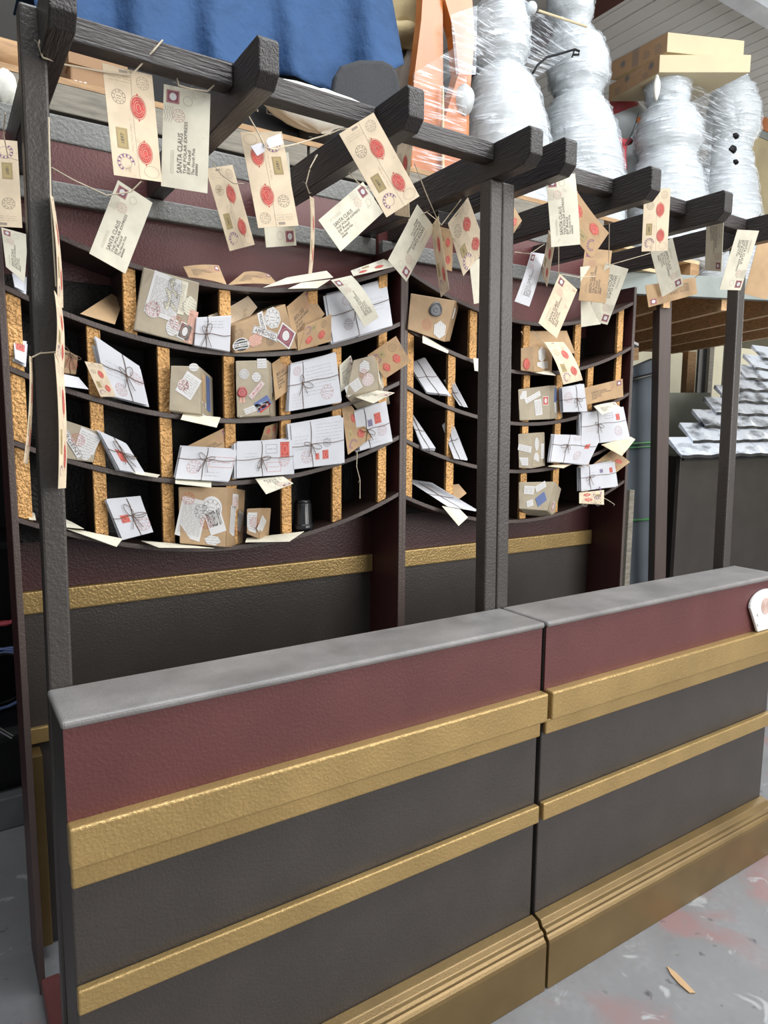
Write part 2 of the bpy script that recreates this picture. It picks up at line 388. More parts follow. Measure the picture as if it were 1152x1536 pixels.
def sticker(root, f0, W, L, it):
    """(shape, s, t, w, h, angle, text or style, colour)"""
    shp, s, t, w, h, ang = it[:6]; tx = it[6] if len(it) > 6 else ''; col = it[7] if len(it) > 7 else 'label'
    ca, sa = math.cos(ang), math.sin(ang); c = (s*W, t*L); lift = .0006+.0003*(len(shp) % 2)
    f = lambda a, b, hh=0: f0(c[0]+a*ca-b*sa, c[1]+a*sa+b*ca, hh+.0006)
    mb = MB(); mb.keep = True; rnd = random.Random(int(s*997+t*131))
    ink = M['rose'] if col == 'label_rose' else M['ink']
    name = 'sticker'; m = M['label'] if col not in M else M[col]
    if shp == 'rect': rect(mb, f, (0, 0), w, h, m, 1)
    elif shp == 'round': disc(mb, f, (0, 0), w/2, h/2, m, 1)
    elif shp in ('hex', 'oct'):
        k = 6 if shp == 'hex' else 8
        poly(mb, f, [(w/2*math.cos(2*math.pi*i/k+.2), h/2*math.sin(2*math.pi*i/k+.2)) for i in range(k)], m, 1)
    elif shp == 'none': pass
    if tx in ('lines', 'dense'):
        n = max(2, int(h/(.0055 if tx == 'dense' else .008)))
        for i in range(n): scribble(mb, f, (-w*.42, -h*.4+h*.8*(i+.5)/n), (1, 0), w*.84, ink, rnd, .0009, .0006, 3)
    elif tx == 'pm': postmark(mb, f, (0, 0), w*.42, M['red'], 1.1, 3); name = 'postmark'
    elif tx == 'pmk': postmark(mb, f, (0, 0), w*.42, M['ink'], 1.0, 3)
    elif tx == 'seal': seal(mb, f, (0, 0), w*.42, h*.42, 1, 3)
    elif tx == 'stamp': name = 'postage_stamp'; rect(mb, f, (0, 0), w*.84, h*.84, M[it[8] if len(it) > 8 else 'stamp'], 2); disc(mb, f, (0, 0), w*.22, h*.27, M['label'], 3); ring(mb, f, (0, 0), w*.33, h*.38, .0007, M['paleseal'], 3)
    elif tx == 'wax':
        name = 'wax_seal'
        c0 = f(0, 0, 0); nn = (f(0, 0, .01)-c0).normalized(); a1 = (f(.01, 0)-c0).normalized(); a2 = (f(0, .01)-c0).normalized(); vs = []; fs = []
        prof = [(1, 0), (1.02, .0025), (.9, .004), (.78, .0042), (.72, .0026), (.45, .0026), (.4, .0036), (.2, .0036), (.12, .0028)]
        for r, z in prof:
            for k in range(20):
                a = 2*math.pi*k/20; rr = r*w/2*(1+.05*math.sin(3*a)); vs.append(c0+a1*rr*math.cos(a)+a2*rr*math.sin(a)+nn*z)
        for i in range(len(prof)-1):
            for k in range(20): fs.append((i*20+k, i*20+(k+1) % 20, (i+1)*20+(k+1) % 20, (i+1)*20+k))
        fs.append(tuple(range((len(prof)-1)*20, len(prof)*20))); mb.mesh(vs, fs, M[col])
        if col == 'wax':
            for sx in (-1, 1): poly(mb, f, [(sx*.001, w*.35), (sx*w*.22, w*.4), (sx*w*.33, w*1.05), (sx*w*.2, w*.98), (sx*w*.05, w*1.05)], M['paleseal'], 1)
    elif tx == 'airmail':
        disc(mb, f, (0, 0), w*.44, h*.44, M['black'], 2)
        for sy in (-1, 1): line(mb, f, [(-w*.36, sy*h*.25+.002), (0, sy*h*.25-.001), (w*.36, sy*h*.25+.001)], h*.07, M['label'], 3)
        rect(mb, f, (0, 0), w*1.02, h*.24, M['label'], 3); text(mb, f, 'AIR MAIL', (-w*.44, h*.08), (1, 0), h*.16, w*.88, M['black'], 4)
    elif tx:
        if it[8:] and it[8] == 'frame': frame(mb, f, (0, 0), w*.95, h*.86, .0011, ink, 2)
        text(mb, f, tx, (-w*.42, h*.26), (1, 0), h*.5, w*.84, M[it[9]] if len(it) > 9 else ink, 3)
    part(mb, name, root)
# ------------------------------------------------------------------ the stall: two identical units
W1 = 1.2
PI = math.pi
def counter(x0, label):
    x1 = x0+W1; g = .008
    a, b = x0+g, x1-g
    root = empty('shop_counter', ((a+b)/2, .08, 0), label, 'counter', 'stall counters')
    mb = MB(); mb.box(a, b, .004, .160, .02, 1.0365, M['brown']); part(mb, 'counter_body', root, bevel=.004)
    mb = MB(); mb.box(a, b, -.001, .003, .855, 1.0365, M['maroon']); part(mb, 'upper_panel', root)
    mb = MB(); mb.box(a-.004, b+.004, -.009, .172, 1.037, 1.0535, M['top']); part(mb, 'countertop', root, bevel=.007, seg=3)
    mb = MB(); mb.box(a-.002 if x0 < -1 else a+.004, b+.004, -.030, .002, .782, .862, M['gold']); mb.box(a, b-.004, -.013, .002, .735, .7815, M['gold']); part(mb, 'gold_rail', root, bevel=.005, seg=3)
    mb = MB(); mb.box(a, b, -.016, .003, .484, .534, M['gold']); part(mb, 'gold_strip', root, bevel=.004, seg=3)
    mb = MB()
    prof = [(.003, 0), (-.058, 0), (-.058, .138), (-.056, .148), (-.050, .153), (-.046, .158), (-.046, .166), (-.040, .172), (-.030, .174), (-.022, .190), (.003, .196)]
    mb.prism([(a-.002, y, z) for y, z in prof], (b-a+.006, 0, 0), M['gold_base']); part(mb, 'gold_baseboard', root, bevel=.002)
    return root
def shelf_z(k, x): return (1.213, 1.409, 1.593, 1.788, 1.975)[k]+.375*x*x+.010*x
YF, YB = .686, .872
def mail_shelf(x0, label):
    cx = x0+W1/2; x1 = x0+W1
    root = empty('mail_shelf', (cx, .78, 0), label, 'shelf unit', 'stall pigeonhole shelves')
    mb = MB(); mb.box(x0+.014, x1-.014, YB, YB+.016, .02, 1.04, M['brown']); part(mb, 'lower_back_panel', root)
    mb = MB(); mb.box(x0+.014, x1-.014, YB, YB+.016, 1.0405, 1.24, M['maroon_dark']); part(mb, 'maroon_back_panel', root)
    mb = MB(); mb.box(x0+.014, x1-.014, YB, YB+.016, 1.2405, 1.97, M['dark']); part(mb, 'pigeonhole_back', root, 'dark back with gold overspray')
    mb = MB(); mb.box(x0+.014, x1-.014, YB, YB+.016, 1.9705, 2.335, M['maroon']); part(mb, 'upper_back_panel', root)
    mb = MB(); mb.box(x0+.005, x1-.005, YB-.004, YB+.02, 2.3355, 2.405, M['greytop']); part(mb, 'top_strip', root, bevel=.004)
    mb = MB(); mb.box(x0+.014, x1-.014, YB-.030, YB-.001, 2.168, 2.224, M['greytop']); part(mb, 'header_rail', root, bevel=.004)
    for s, xa in (('l', x0), ('r', x1-.014)):
        mb = MB(); mb.box(xa, xa+.014, YF, YB+.016, 0, 2.17, M['maroon_dark'])
        mb.box(xa-.001, xa+.015, YF-.004, YF+.001, 0, 2.17, M['edge'])
        part(mb, 'side_panel', root, bevel=.002)
    mb = MB(); mb.box(x0+.015, x1-.015, YB-.024, YB-.001, 1.038, 1.104, M['gold']); part(mb, 'gold_rail', root, bevel=.005, seg=3)
    mb = MB(); mb.box(x0+.015, x1-.015, YB-.018, YB-.001, .652, .700, M['gold']); part(mb, 'gold_strip', root, bevel=.004)
    for xa in (x0+.017, x1-.052):
        mb = MB(); mb.box(xa, xa+.034, YB-.07, YB-.003, .05, .64, M['gold_base']); part(mb, 'gold_plinth_post', root, bevel=.004)
    for k in range(5):
        mb = MB(); n = 28; t = .014; vs = []; fs = []
        for i in range(n+1):
            xx = -W1/2+.0145+(W1-.029)*i/n; z = shelf_z(k, xx)
            for y, zz in ((YF, z-t), (YF, z), (YB-.001, z), (YB-.001, z-t)): vs.append((cx+xx, y, zz))
        for i in range(n):
            for j in range(4): fs.append((4*i+j, 4*i+(j+1) % 4, 4*i+4+(j+1) % 4, 4*i+4+j))
        fs += [(3, 2, 1, 0), (4*n, 4*n+1, 4*n+2, 4*n+3)]
        mb.mesh(vs, fs, M['shelfwood'])
        vs = []; fs = []
        for i in range(n+1):
            xx = -W1/2+.0145+(W1-.029)*i/n; z = shelf_z(k, xx)
            for y, zz in ((YF-.0008, z-t*.9), (YF-.0008, z-t*.1), (YF+.001, z-.0002), ): vs.append((cx+xx, y, zz))
        for i in range(n):
            for j in range(2): fs.append((3*i+j, 3*i+3+j, 3*i+4+j, 3*i+1+j))
        mb.mesh(vs, fs, M['edge'])
        part(mb, 'curved_shelf', root)
    lower = (-.568, -.384, -.203, -.014, .166, .347, .522); upper = (-.288, -.022, .262, .522)
    for k in range(4):
        for xx in (upper if k == 3 else lower):
            wv = .017
            mb = MB(); xa, xb = cx+xx-wv, cx+xx+wv
            zb = lambda x: shelf_z(k, x-cx)+.0005; zt = lambda x: shelf_z(k+1, x-cx)-.0145
            y0, y1 = YF+.008, YF+.022
            mb.hexa([(xa, y0, zb(xa)), (xb, y0, zb(xb)), (xb, y1, zb(xb)), (xa, y1, zb(xa))], [(xa, y0, zt(xa)), (xb, y0, zt(xb)), (xb, y1, zt(xb)), (xa, y1, zt(xa))], M['gold_rough'])
            xa, xb = cx+xx-.011, cx+xx+.011
            mb.hexa([(xa, y1, zb(xa)), (xb, y1, zb(xb)), (xb, YB-.001, zb(xb)), (xa, YB-.001, zb(xa))], [(xa, y1, zt(xa)), (xb, y1, zt(xb)), (xb, YB-.001, zt(xb)), (xa, YB-.001, zt(xa))], M['shelfwood'])
            part(mb, 'divider', root, bevel=.002)
    return root
def lean_post(mb, xb, xt, w, y0, y1, z0, z1, m):
    mb.hexa([(xb, y0, z0), (xb+w, y0, z0), (xb+w, y1, z0), (xb, y1, z0)], [(xt, y0, z1), (xt+w, y0, z1), (xt+w, y1, z1), (xt, y1, z1)], m)
def pergola(x0, raf, posts, label, brace):
    root = empty('pergola_frame', (x0+W1/2, .2, 1.05), label, 'pergola', 'stall pergola frames')
    Z0, Z1 = 2.226, 2.314
    for xb, xt, top in posts:
        mb = MB(); lean_post(mb, xb, xt, .044, .173, .217, .02, top, M['brown']); part(mb, 'post', root, bevel=.005)
    for i, x in enumerate(raf):
        mb = MB(); w = .043; yb = YB-.004
        poly_ = [(.058, Z0), (.034, Z0+.022), (.034, Z1-.008), (.042, Z1), (yb, Z1), (yb, Z0), ]
        mb.prism([(x, y, z) for y, z in poly_], (w, 0, 0), M['beam']); part(mb, 'rafter', root, bevel=.003)
    xs = sorted(raf)
    for i in range(len(xs)-1):
        mb = MB(); mb.box(xs[i]+.0435, xs[i+1]-.0005, .168, .212, Z1-.046, Z1-.001, M['beamx']); part(mb, 'cross_beam', root, bevel=.003)
    if brace:
        a, b, z = brace
        mb = MB(); mb.box(a, b, .468, .508, z-.038, z, M['beam']); part(mb, 'short_brace', root, bevel=.003)
    return root
counter(-1.2, 'nearer maroon and gold stall counter, its dusty, sheen-lightened top meeting the tall left post')
counter(0, 'farther maroon and gold stall counter with a white plaque on its gold rail')
mail_shelf(-1.2, 'brown pigeonhole shelf with sagging shelves and gold dividers, behind the nearer counter')
mail_shelf(0, 'brown pigeonhole shelf with sagging shelves and gold dividers, behind the farther counter')
pergola(-1.2, (-1.152, -.788, -.440, -.073), ((-1.2, -1.181, 2.313), (-.046, -.079, 2.224)), 'dark brown timber pergola frame over the nearer counter, with the tall left post', None)
pergola(0, (.050, .400, .762, 1.118), ((.003, -.036, 2.224), (1.156, 1.098, 2.224)), 'dark brown timber pergola frame over the farther counter, with the rightmost slim post', (-.028, .15, 2.2255))
mb = MB(); mb.box(-1.197, -1.15, .18, .68, .001, .05, M['maroon']); tag(mb.build('floor_rail', bevel=.004), 'maroon floor rail joining the nearer counter to its shelf', 'rail')
# white plaque on the farther counter's gold rail
root = empty('plaque', (1.08, -.026, .862), 'white arched plaque with a red seal leaning on the gold rail at far right', 'plaque')
mb = MB(); zb = .8635
prof = [(1.041, zb), (1.141, zb), (1.165, .92)]+[(1.091+.098*math.cos(PI*i/14), .955+.055*math.sin(PI*i/14)) for i in range(15)]+[(1.012, .92)]
mb.prism([(x, -.021+.07*(z-zb), z) for x, z in prof], (0, .010, .0), M['label']); part(mb, 'board', root, bevel=.003)
mb = MB(); mb.keep = True
fpl = lambda a, b, h=0: V((1.085+a, -.0215+.07*(.950-b-zb)-h, .950-b))
for i in range(4): ring(mb, fpl, (.005, .0), .028-.007*i, .028-.007*i, .0035, M['paleseal'], 2)
part(mb, 'seal_print', root)
for i in range(2):
    mb = MB(); mb.keep = True; line(mb, fpl, [(-.052, .02+.035*i), (-.050, .025+.035*i), (-.046, .030+.035*i)], .002, M['ink'], 2); part(mb, 'ink_mark', root)
# ------------------------------------------------------------------ envelopes strung on the twine
G = 'envelopes strung on twine'
HANG = {
 'H1':[(-1.039, 0.198, 2.258), (-0.944, 0.203, 2.263), (-0.932, 0.2, 2.062), (-1.026, 0.194, 2.056)],
 'H2':[(-0.919, 0.211, 2.256), (-0.831, 0.186, 2.25), (-0.84, 0.193, 2.055), (-0.929, 0.218, 2.06)],
 'H3':[(-0.961, 0.453, 2.131), (-0.881, 0.465, 2.098), (-0.951, 0.459, 1.925), (-1.031, 0.448, 1.958)],
 'H4':[(-0.762, 0.428, 2.188), (-0.683, 0.456, 2.221), (-0.617, 0.48, 2.043), (-0.696, 0.452, 2.01)],
 'H5':[(-0.633, 0.186, 2.021), (-0.724, 0.201, 2.005), (-0.757, 0.214, 2.202), (-0.666, 0.199, 2.218)],
 'H6':[(-0.546, 0.378, 2.03), (-0.639, 0.355, 2.007), (-0.679, 0.311, 2.209), (-0.586, 0.335, 2.233)],
 'H7':[(-0.314, 0.435, 2.244), (-0.251, 0.429, 2.172), (-0.404, 0.401, 2.039), (-0.468, 0.406, 2.111)],
 'H8':[(-0.508, 0.223, 2.256), (-0.43, 0.195, 2.312), (-0.315, 0.164, 2.135), (-0.393, 0.192, 2.079)],
 'H9':[(-0.243, 0.366, 2.354), (-0.253, 0.28, 2.325), (-0.224, 0.338, 2.141), (-0.214, 0.425, 2.17)],
 'H10':[(-0.168, 0.429, 1.992), (-0.246, 0.409, 2.039), (-0.143, 0.414, 2.208), (-0.066, 0.433, 2.16)],
 'H11':[(-0.067, 0.453, 2.165), (-0.106, 0.364, 2.17), (-0.08, 0.341, 1.967), (-0.041, 0.43, 1.962)],
 'H12': px([(660, 340), (680, 345), (678, 407), (655, 400)], 0.47),
 'H13': px([(672, 335), (702, 296), (730, 372), (695, 414)], 0.34),
 'H14': px([(704, 395), (735, 380), (742, 450), (711, 456)], 0.46),
 'H15': px([(735, 330, .36), (765, 300, .36), (783, 331, .32), (760, 366, .32)]),
 'H16':[(0.17, 0.222, 2.292), (0.255, 0.188, 2.305), (0.282, 0.182, 2.11), (0.197, 0.215, 2.097)],
 'H17':[(0.2, 0.21, 2.197), (0.251, 0.191, 2.274), (0.417, 0.191, 2.165), (0.367, 0.21, 2.088)],
 'H18': px([(797, 378), (817, 381), (794, 460), (772, 452)], 0.46),
 'H19':[(0.415, 0.441, 2.228), (0.394, 0.392, 2.171), (0.468, 0.492, 2.059), (0.489, 0.541, 2.117)],
 'H20':[(0.461, 0.427, 2.091), (0.542, 0.42, 2.046), (0.446, 0.416, 1.874), (0.365, 0.423, 1.92)],
 'H21':[(0.623, 0.465, 2.205), (0.694, 0.405, 2.194), (0.64, 0.377, 2.005), (0.569, 0.437, 2.016)],
 'H22':[(0.578, 0.443, 2.131), (0.672, 0.435, 2.148), (0.709, 0.453, 1.948), (0.615, 0.461, 1.931)],
 'H23':[(0.735, 0.444, 1.947), (0.646, 0.469, 1.961), (0.657, 0.398, 2.147), (0.746, 0.372, 2.132)],
 'H24':[(0.608, 0.217, 2.335), (0.688, 0.178, 2.341), (0.711, 0.194, 2.154), (0.631, 0.233, 2.148)],
 'H25':[(1.101, 0.394, 2.121), (1.034, 0.437, 2.075), (0.913, 0.411, 2.225), (0.979, 0.367, 2.271)],
 'H26': px([(973, 461), (968, 428), (1043, 416), (1046, 441)], 0.45),
 'H27':[(1.16, 0.28, 2.158), (1.184, 0.363, 2.18), (1.128, 0.332, 2.358), (1.104, 0.249, 2.336)],
 'H28':[(1.193, 0.219, 2.084), (1.1, 0.245, 2.08), (1.072, 0.174, 2.271), (1.165, 0.149, 2.276)],
 'H29':[(1.248, 0.19, 2.292), (1.344, 0.157, 2.276), (1.318, 0.188, 2.059), (1.222, 0.222, 2.075)],
 'H30':[(-1.177, 0.332, 1.965), (-1.259, 0.353, 1.962), (-1.256, 0.388, 2.139), (-1.174, 0.367, 2.142)],
 'H31': px([(2, 341), (42, 352), (37, 424), (9, 400)], 0.62),
}
for k, yt in dict(H8=.085, H16=.115, H17=.125, H24=.115, H27=.13, H28=.085, H19=.40).items():
    c = sum((V(p) for p in HANG[k]), V((0, 0, 0)))/4; s = (yt-CAM.y)/(c.y-CAM.y); HANG[k] = [CAM+(V(p)-CAM)*s for p in HANG[k]]
for k, lay, lab, kw in (
 ('H1', 'seal', 'cream envelope with two red seals, hanging farthest left on the front twine in full view', {}),
 ('H2', 'addr', 'pale addressed envelope hanging upright right beside the first two-seal envelope at upper left', {}),
 ('H3', 'addr', 'pale addressed envelope hanging tilted below the two large upper left envelopes', {}),
 ('H4', 'seal', 'small tilted cream envelope with two seals, left of the one with white tags', {}),
 ('H5', 'seal', 'cream two-seal envelope with two white paper tags tied over its top', {}),
 ('H6', 'addr', 'pale envelope peeking out below the envelope with white tags, stamp at bottom', {}),
 ('H7', 'addr', 'pale addressed envelope tilted sideways, partly behind the slanted two-seal envelope', {}),
 ('H8', 'seal', 'large slanted cream envelope with two red seals hanging under the third rafter', {}),
 ('H9', 'seal', 'narrow cream envelope edge-on behind the large slanted two-seal envelope', {'bow': .006}),
 ('H10', 'addr', 'pale addressed envelope hanging upside down above the joint between the two shelves', {}),
 ('H11', 'seal', 'narrow two-seal envelope turned nearly edge-on, right of the upside down addressed one', {}),
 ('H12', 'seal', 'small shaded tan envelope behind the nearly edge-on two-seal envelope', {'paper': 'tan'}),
 ('H13', 'seal', 'cream envelope with one seal showing, hanging just left of the double middle posts', {}),
 ('H14', 'plain', 'blank pale envelope hanging low, half hidden by the double middle posts', {}),
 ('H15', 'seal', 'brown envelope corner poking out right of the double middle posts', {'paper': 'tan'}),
 ('H16', 'addr', 'pale addressed envelope hanging upright below the first rafter right of the middle posts', {'bow': .004}),
 ('H17', 'seal', 'cream two-seal envelope slanting out behind the upright addressed one, right of the posts', {'paper': 'tan', 'bow': -.006}),
 ('H18', 'addr', 'narrow white addressed envelope hanging closest to the right of the middle posts', {'bow': .004, 'paper': 'white'}),
 ('H19', 'seal', 'sliver of a cream envelope edge-on below the upright addressed envelope', {}),
 ('H20', 'addr', 'cream addressed envelope hanging tilted in front of the farther shelf top curve', {'paper': 'cream'}),
 ('H21', 'addr', 'tan addressed envelope behind a tilted upside down one, above the farther shelf', {'paper': 'tan'}),
 ('H22', 'plain', 'blank pale envelope lowest of the overlapping three above the farther shelf', {}),
 ('H23', 'addr', 'pale addressed envelope tilted upside down, frontmost of three above the farther shelf', {}),
 ('H24', 'seal', 'cream two-seal envelope hanging upright under the second rafter of the farther frame', {}),
 ('H25', 'addr', 'pale addressed envelope hanging upside down below the upright two-seal envelope at right', {}),
 ('H26', 'addr', 'tan addressed envelope hanging sideways against the grey-green beam at right', {'paper': 'tan'}),
 ('H27', 'addr', 'narrow pale envelope hanging upside down under the third rafter of the farther frame', {}),
 ('H28', 'addr', 'pale addressed envelope hanging upside down above the rightmost slim post', {}),
 ('H29', 'plain', 'tan blank envelope behind the rightmost pale addressed one', {'paper': 'tan'}),
 ('H30', 'seal', 'cream envelope with a red seal, cut by the left picture edge beside the tall post', {}),
 ('H31', 'addr', 'pale envelope low behind the tall left post, at the left picture edge', {}),
): envelope(HANG[k], lay, lab, G, **kw)
# edge-on envelopes beside the tall left post
for q, lab in (
 ([(76, 292, .13), (80, 296, .19), (95, 462, .19), (87, 458, .13)], 'upper thin edge-on envelope hanging down along the tall left post'),
 ([(82, 436, .11), (92, 456, .17), (95, 562, .17), (84, 532, .11)], 'middle curled edge-on envelope hanging along the tall left post'),
 ([(82.5, 530, .11), (94, 540, .17), (99, 732, .17), (88, 733, .11)], 'lowest long edge-on envelope hanging along the right side of the tall left post'),
 ([(45, 534, .12), (48, 536, .165), (42, 697, .165), (36, 694, .12)], 'edge-on envelope hanging along the left side of the tall left post'),
 ([(465, 294, .30), (471, 298, .34), (468, 410, .34), (463, 411, .30)], 'thin edge-on envelope dangling from a twine under the second rafter of the nearer frame')):
    envelope(px(q), 'seal', lab, G, bow=.004)
# paper tags
for q, lab in (([(376, 219, .165), (391, 214, .165), (398, 219, .165), (397, 227, .165), (386, 234, .165)], 'left white paper tag tied over the top of the two-seal envelope'),
               ([(399, 212, .163), (402, 207, .163), (421, 200, .163), (425, 216, .163), (405, 222, .163)], 'right white paper tag tied over the top of the two-seal envelope')):
    mb = MB(); mb.prism(px(q), (0, .0012, 0), M['white']); tag(mb.build('paper_tag'), lab, 'tag', 'white paper tags')
# twine garlands
def garland(pts, label, r=.0016, sag=0):
    """a jute string through pixel/depth points"""
    q = [P(*p) for p in pts]; out = []
    for i in range(len(q)-1):
        n = 6
        for j in range(n):
            t = j/n; out.append(q[i].lerp(q[i+1], t)+V((0, 0, -sag*4*t*(1-t)*(q[i+1]-q[i]).length)))
    out.append(q[-1]); mb = MB(); mb.tube(out, r, M['twine'], 6)
    rnd = random.Random(len(label))
    for p in out[::6]:
        d = V((rnd.uniform(-1, 1), rnd.uniform(-.3, .3), rnd.uniform(-1, 1))).normalized()*rnd.uniform(.005, .014); mb.tube([p, p+d*.5+V((0, 0, .002)), p+d], .00022, M['twine'], 3)
    return tag(mb.build('twine'), label, 'twine', 'twine strings')
garland([(62, 52, .165), (58, 68, .15), (64, 86, .16), (98, 97, .19), (153, 107, .192), (196, 112, .19), (205, 104, .185), (230, 76, .165), (244, 60, .165)], 'twine looped round the left rafter and up over the beam at upper left')
garland([(262, 104, .215), (268, 128, .185), (285, 133, .18), (311, 137, .18), (320, 129, .18), (322, 126, .185)], 'short twine holding the upright addressed envelope at upper left')
garland([(68, 246, .42), (110, 270, .43), (160, 293, .44), (196, 288, .44), (212, 272, .43)], 'twine running from behind the left post to the tilted lower envelope')
garland([(73, 176, .16), (76, 300, .15), (84, 430, .14)], 'thin vertical twine hanging beside the tall left post')
garland([(318, 244, .43), (332, 262, .42), (350, 275, .42), (366, 276, .42)], 'short twine holding the small tilted two-seal envelope', .0013)
garland([(372, 172, .19), (386, 196, .18), (398, 220, .16), (410, 224, .162), (424, 220, .17), (470, 208, .18), (510, 194, .18), (560, 186, .17), (577, 158, .165)], 'twine from the second rafter past the tags to the third rafter', sag=.02)
garland([(476, 232, .30), (465, 252, .29), (459, 276, .29), (464, 290, .31)], 'hairy twine loop dangling under the second rafter', .0014)
garland([(523, 259, .34), (540, 277, .325), (556, 286, .32)], 'short twine holding the sideways pale envelope', .0014)
garland([(621, 244, .27), (640, 292, .33), (656, 329, .38), (662, 338, .38), (700, 288, .36)], 'twine crossing left of the middle posts down to the nearly edge-on envelope', .0015)
garland([(612, 330, .42), (640, 318, .42), (655, 330, .38)], 'loose twine end at the upside down addressed envelope', .001)
garland([(772, 378, .45), (795, 381, .48), (808, 372, .47), (817, 366, .46)], 'short twine holding the narrow white envelope right of the posts', .0014)
garland([(838, 370, .25), (838, 412, .41), (846, 412, .41), (868, 416, .42), (900, 414, .42), (910, 400, .42), (912, 396, .40)], 'twine sagging across the top of the farther shelf', .0014)
garland([(914, 336, .2), (913, 398, .40), (930, 393, .36), (975, 380, .38)], 'thin twine dropping from the second farther rafter to the tilted envelope', .0013)
garland([(1086, 325, .30), (1105, 336, .21), (1121, 344, .20), (1128, 338, .18), (1142, 320, .12)], 'twine tied in front of the last farther rafter at right', .0014)
garland([(1121, 345, .19), (1108, 360, .17), (1092, 375, .22), (1043, 416, .405)], 'twine running down left from the rightmost knot to the sideways tan envelope', .0013)
garland([(48, 536, .165), (60, 530, .168), (84, 528, .168)], 'twine wrapped round the tall left post at mid height', .0016)
garland([(8, 170, .2), (5, 200, .3), (12, 235, .34), (26, 240, .35)], 'twine loop at the left picture edge above the cut-off envelope', .0012)
# ------------------------------------------------------------------ mail in the nearer shelf
GP, GB, GE = 'parcels in the pigeonholes', 'tied letter bundles in the pigeonholes', 'loose envelopes in the pigeonholes'
def env(q, lay, lab, **kw): return envelope(px(q), lay, lab, GE, **kw)
# top ledge of the nearer shelf
env([(328, 398, .80), (340, 427, .69), (283, 416, .69), (275, 400, .78)], 'addr', 'tan envelope propped on the top curve, leftmost on the ledge above the white box', paper='tan', bow=.004)
env([(404, 412, .80), (418, 428, .70), (341, 428, .69), (366, 408, .80)], 'addr', 'folded tan envelope on the top curve, second from left, stamp up', paper='tan', bow=.006)
env([(490, 406, .72), (500, 416, .67), (395, 431, .67), (431, 416, .72)], 'plain', 'white envelope lying flat on the top curve, left of the hanging curled one')
env([(496, 419, .66), (476, 432, .645), (432, 433, .655), (452, 424, .67)], 'plain', 'small pale envelope jutting over the top curve beside the flat white one')
env([(582, 386, .80), (591, 400, .70), (530, 414, .665), (526, 406, .74)], 'seal', 'pale envelope lying on the right end of the nearer top curve', paper='pale')
env([(496, 420, .66), (527, 413, .66), (568, 476, .62), (546, 491, .62)], 'addr', 'curled pale addressed envelope drooping over the grey bundle at upper right', bow=.014)
env([(591, 380, .74), (604, 352, .80), (612, 380, .80), (598, 402, .72)], 'plain', 'brown folded envelope tucked at the corner above the grey bundle', paper='tan')
# first row
env([(184, 452, .80), (167, 441, .80), (120, 471, .70), (172, 487, .70)], 'seal', 'tan envelope with a red seal lying alone in the top left pigeonhole', paper='tan')
parcel(px([(215, 401, .665), (299, 424, .665), (290, 518, .672), (200, 495, .672)]), (.02, .11, .01), 'big tilted greyish paper parcel covered in letter scraps, at top left', GP, mat_='greykraft',
  front=[('rect', .42, .36, .085, .115, .12, 'dense'), ('rect', .60, .30, .06, .09, .05, 'dense', 'pale'), ('round', .26, .60, .045, .045, 0, 'pm', 'rose0'), ('hex', .86, .40, .042, .055, .3, 'lines', 'pale'), ('round', .62, .80, .036, .048, .2, 'lines'), ('rect', .83, .82, .034, .046, .2, 'stamp', 'label', 'ink'), ('rect', .93, .72, .024, .09, .1, 'dense', 'paleseal'), ('none', .68, .72, .045, .045, 0, 'pm')])
parcel(px([(294.5, 476, .662), (347, 473, .662), (345, 528, .662), (291, 518, .662)]), (.012, .06, 0), 'small white box tied with brown twine beside the big tilted parcel', GP, mat_='white', crease=False, twine=(.32, .56), front=[('none', .5, .25, .07, .03, 0, 'lines')])
env([(386, 461, .72), (372, 444, .74), (312, 474, .72), (352, 497, .72)], 'seal', 'cream envelope with a seal, curving up behind the small white box', bow=.01)
parcel(px([(352, 487, .668), (428, 456, .668), (446, 523, .665), (352, 530, .665)]), (0, .10, .01), 'kraft parcel with APPROVED and AIR MAIL stickers in the top row', GP, mat_='kraft',
  front=[('round', .10, .74, .050, .050, -.05, 'airmail'), ('rect', .52, .52, .085, .024, .49, 'APPROVED', 'label', 'frame'), ('rect', .50, .22, .060, .020, 1.5, 'PRIORITY'), ('oct', .70, .20, .058, .058, .2, 'pmk', 'label'), ('hex', .34, .66, .055, .04, -.5, 'lines', 'paleseal'), ('none', .06, .36, .04, .04, 0, 'pmk'), ('rect', .86, .68, .048, .052, .75, 'stamp'), ('none', .58, .76, .028, .028, 0, 'pmk')])
env([(461, 434, .70), (487, 471, .69), (444, 526, .675), (430, 460, .69)], 'addr', 'tan stamped envelope leaning right of the APPROVED parcel', paper='tan')
env([(446, 500, .664), (497, 471, .664), (497, 512, .662), (447, 526, .662)], 'plain', 'tan envelope lower front beside the APPROVED parcel', paper='tan')
env([(497, 471, .663), (497, 512, .661), (449, 525, .661), (458, 488, .663)], 'seal', 'tan envelope with one red seal standing left of the grey bundle', paper='tan')
bundle(px([(489, 443, .70), (579, 418, .70), (589, 488, .665), (500, 514, .665)]), 'bundle of bluish white letters tied with dark twine in the top right pigeonhole', GB, 8, .03, [('pm', .28, .72, .018, 'stamp'), ('wr', .62, .35, .3, 4, .012), ('pm', .30, .22, .016, 'stamp')], (.42, .45), 3)
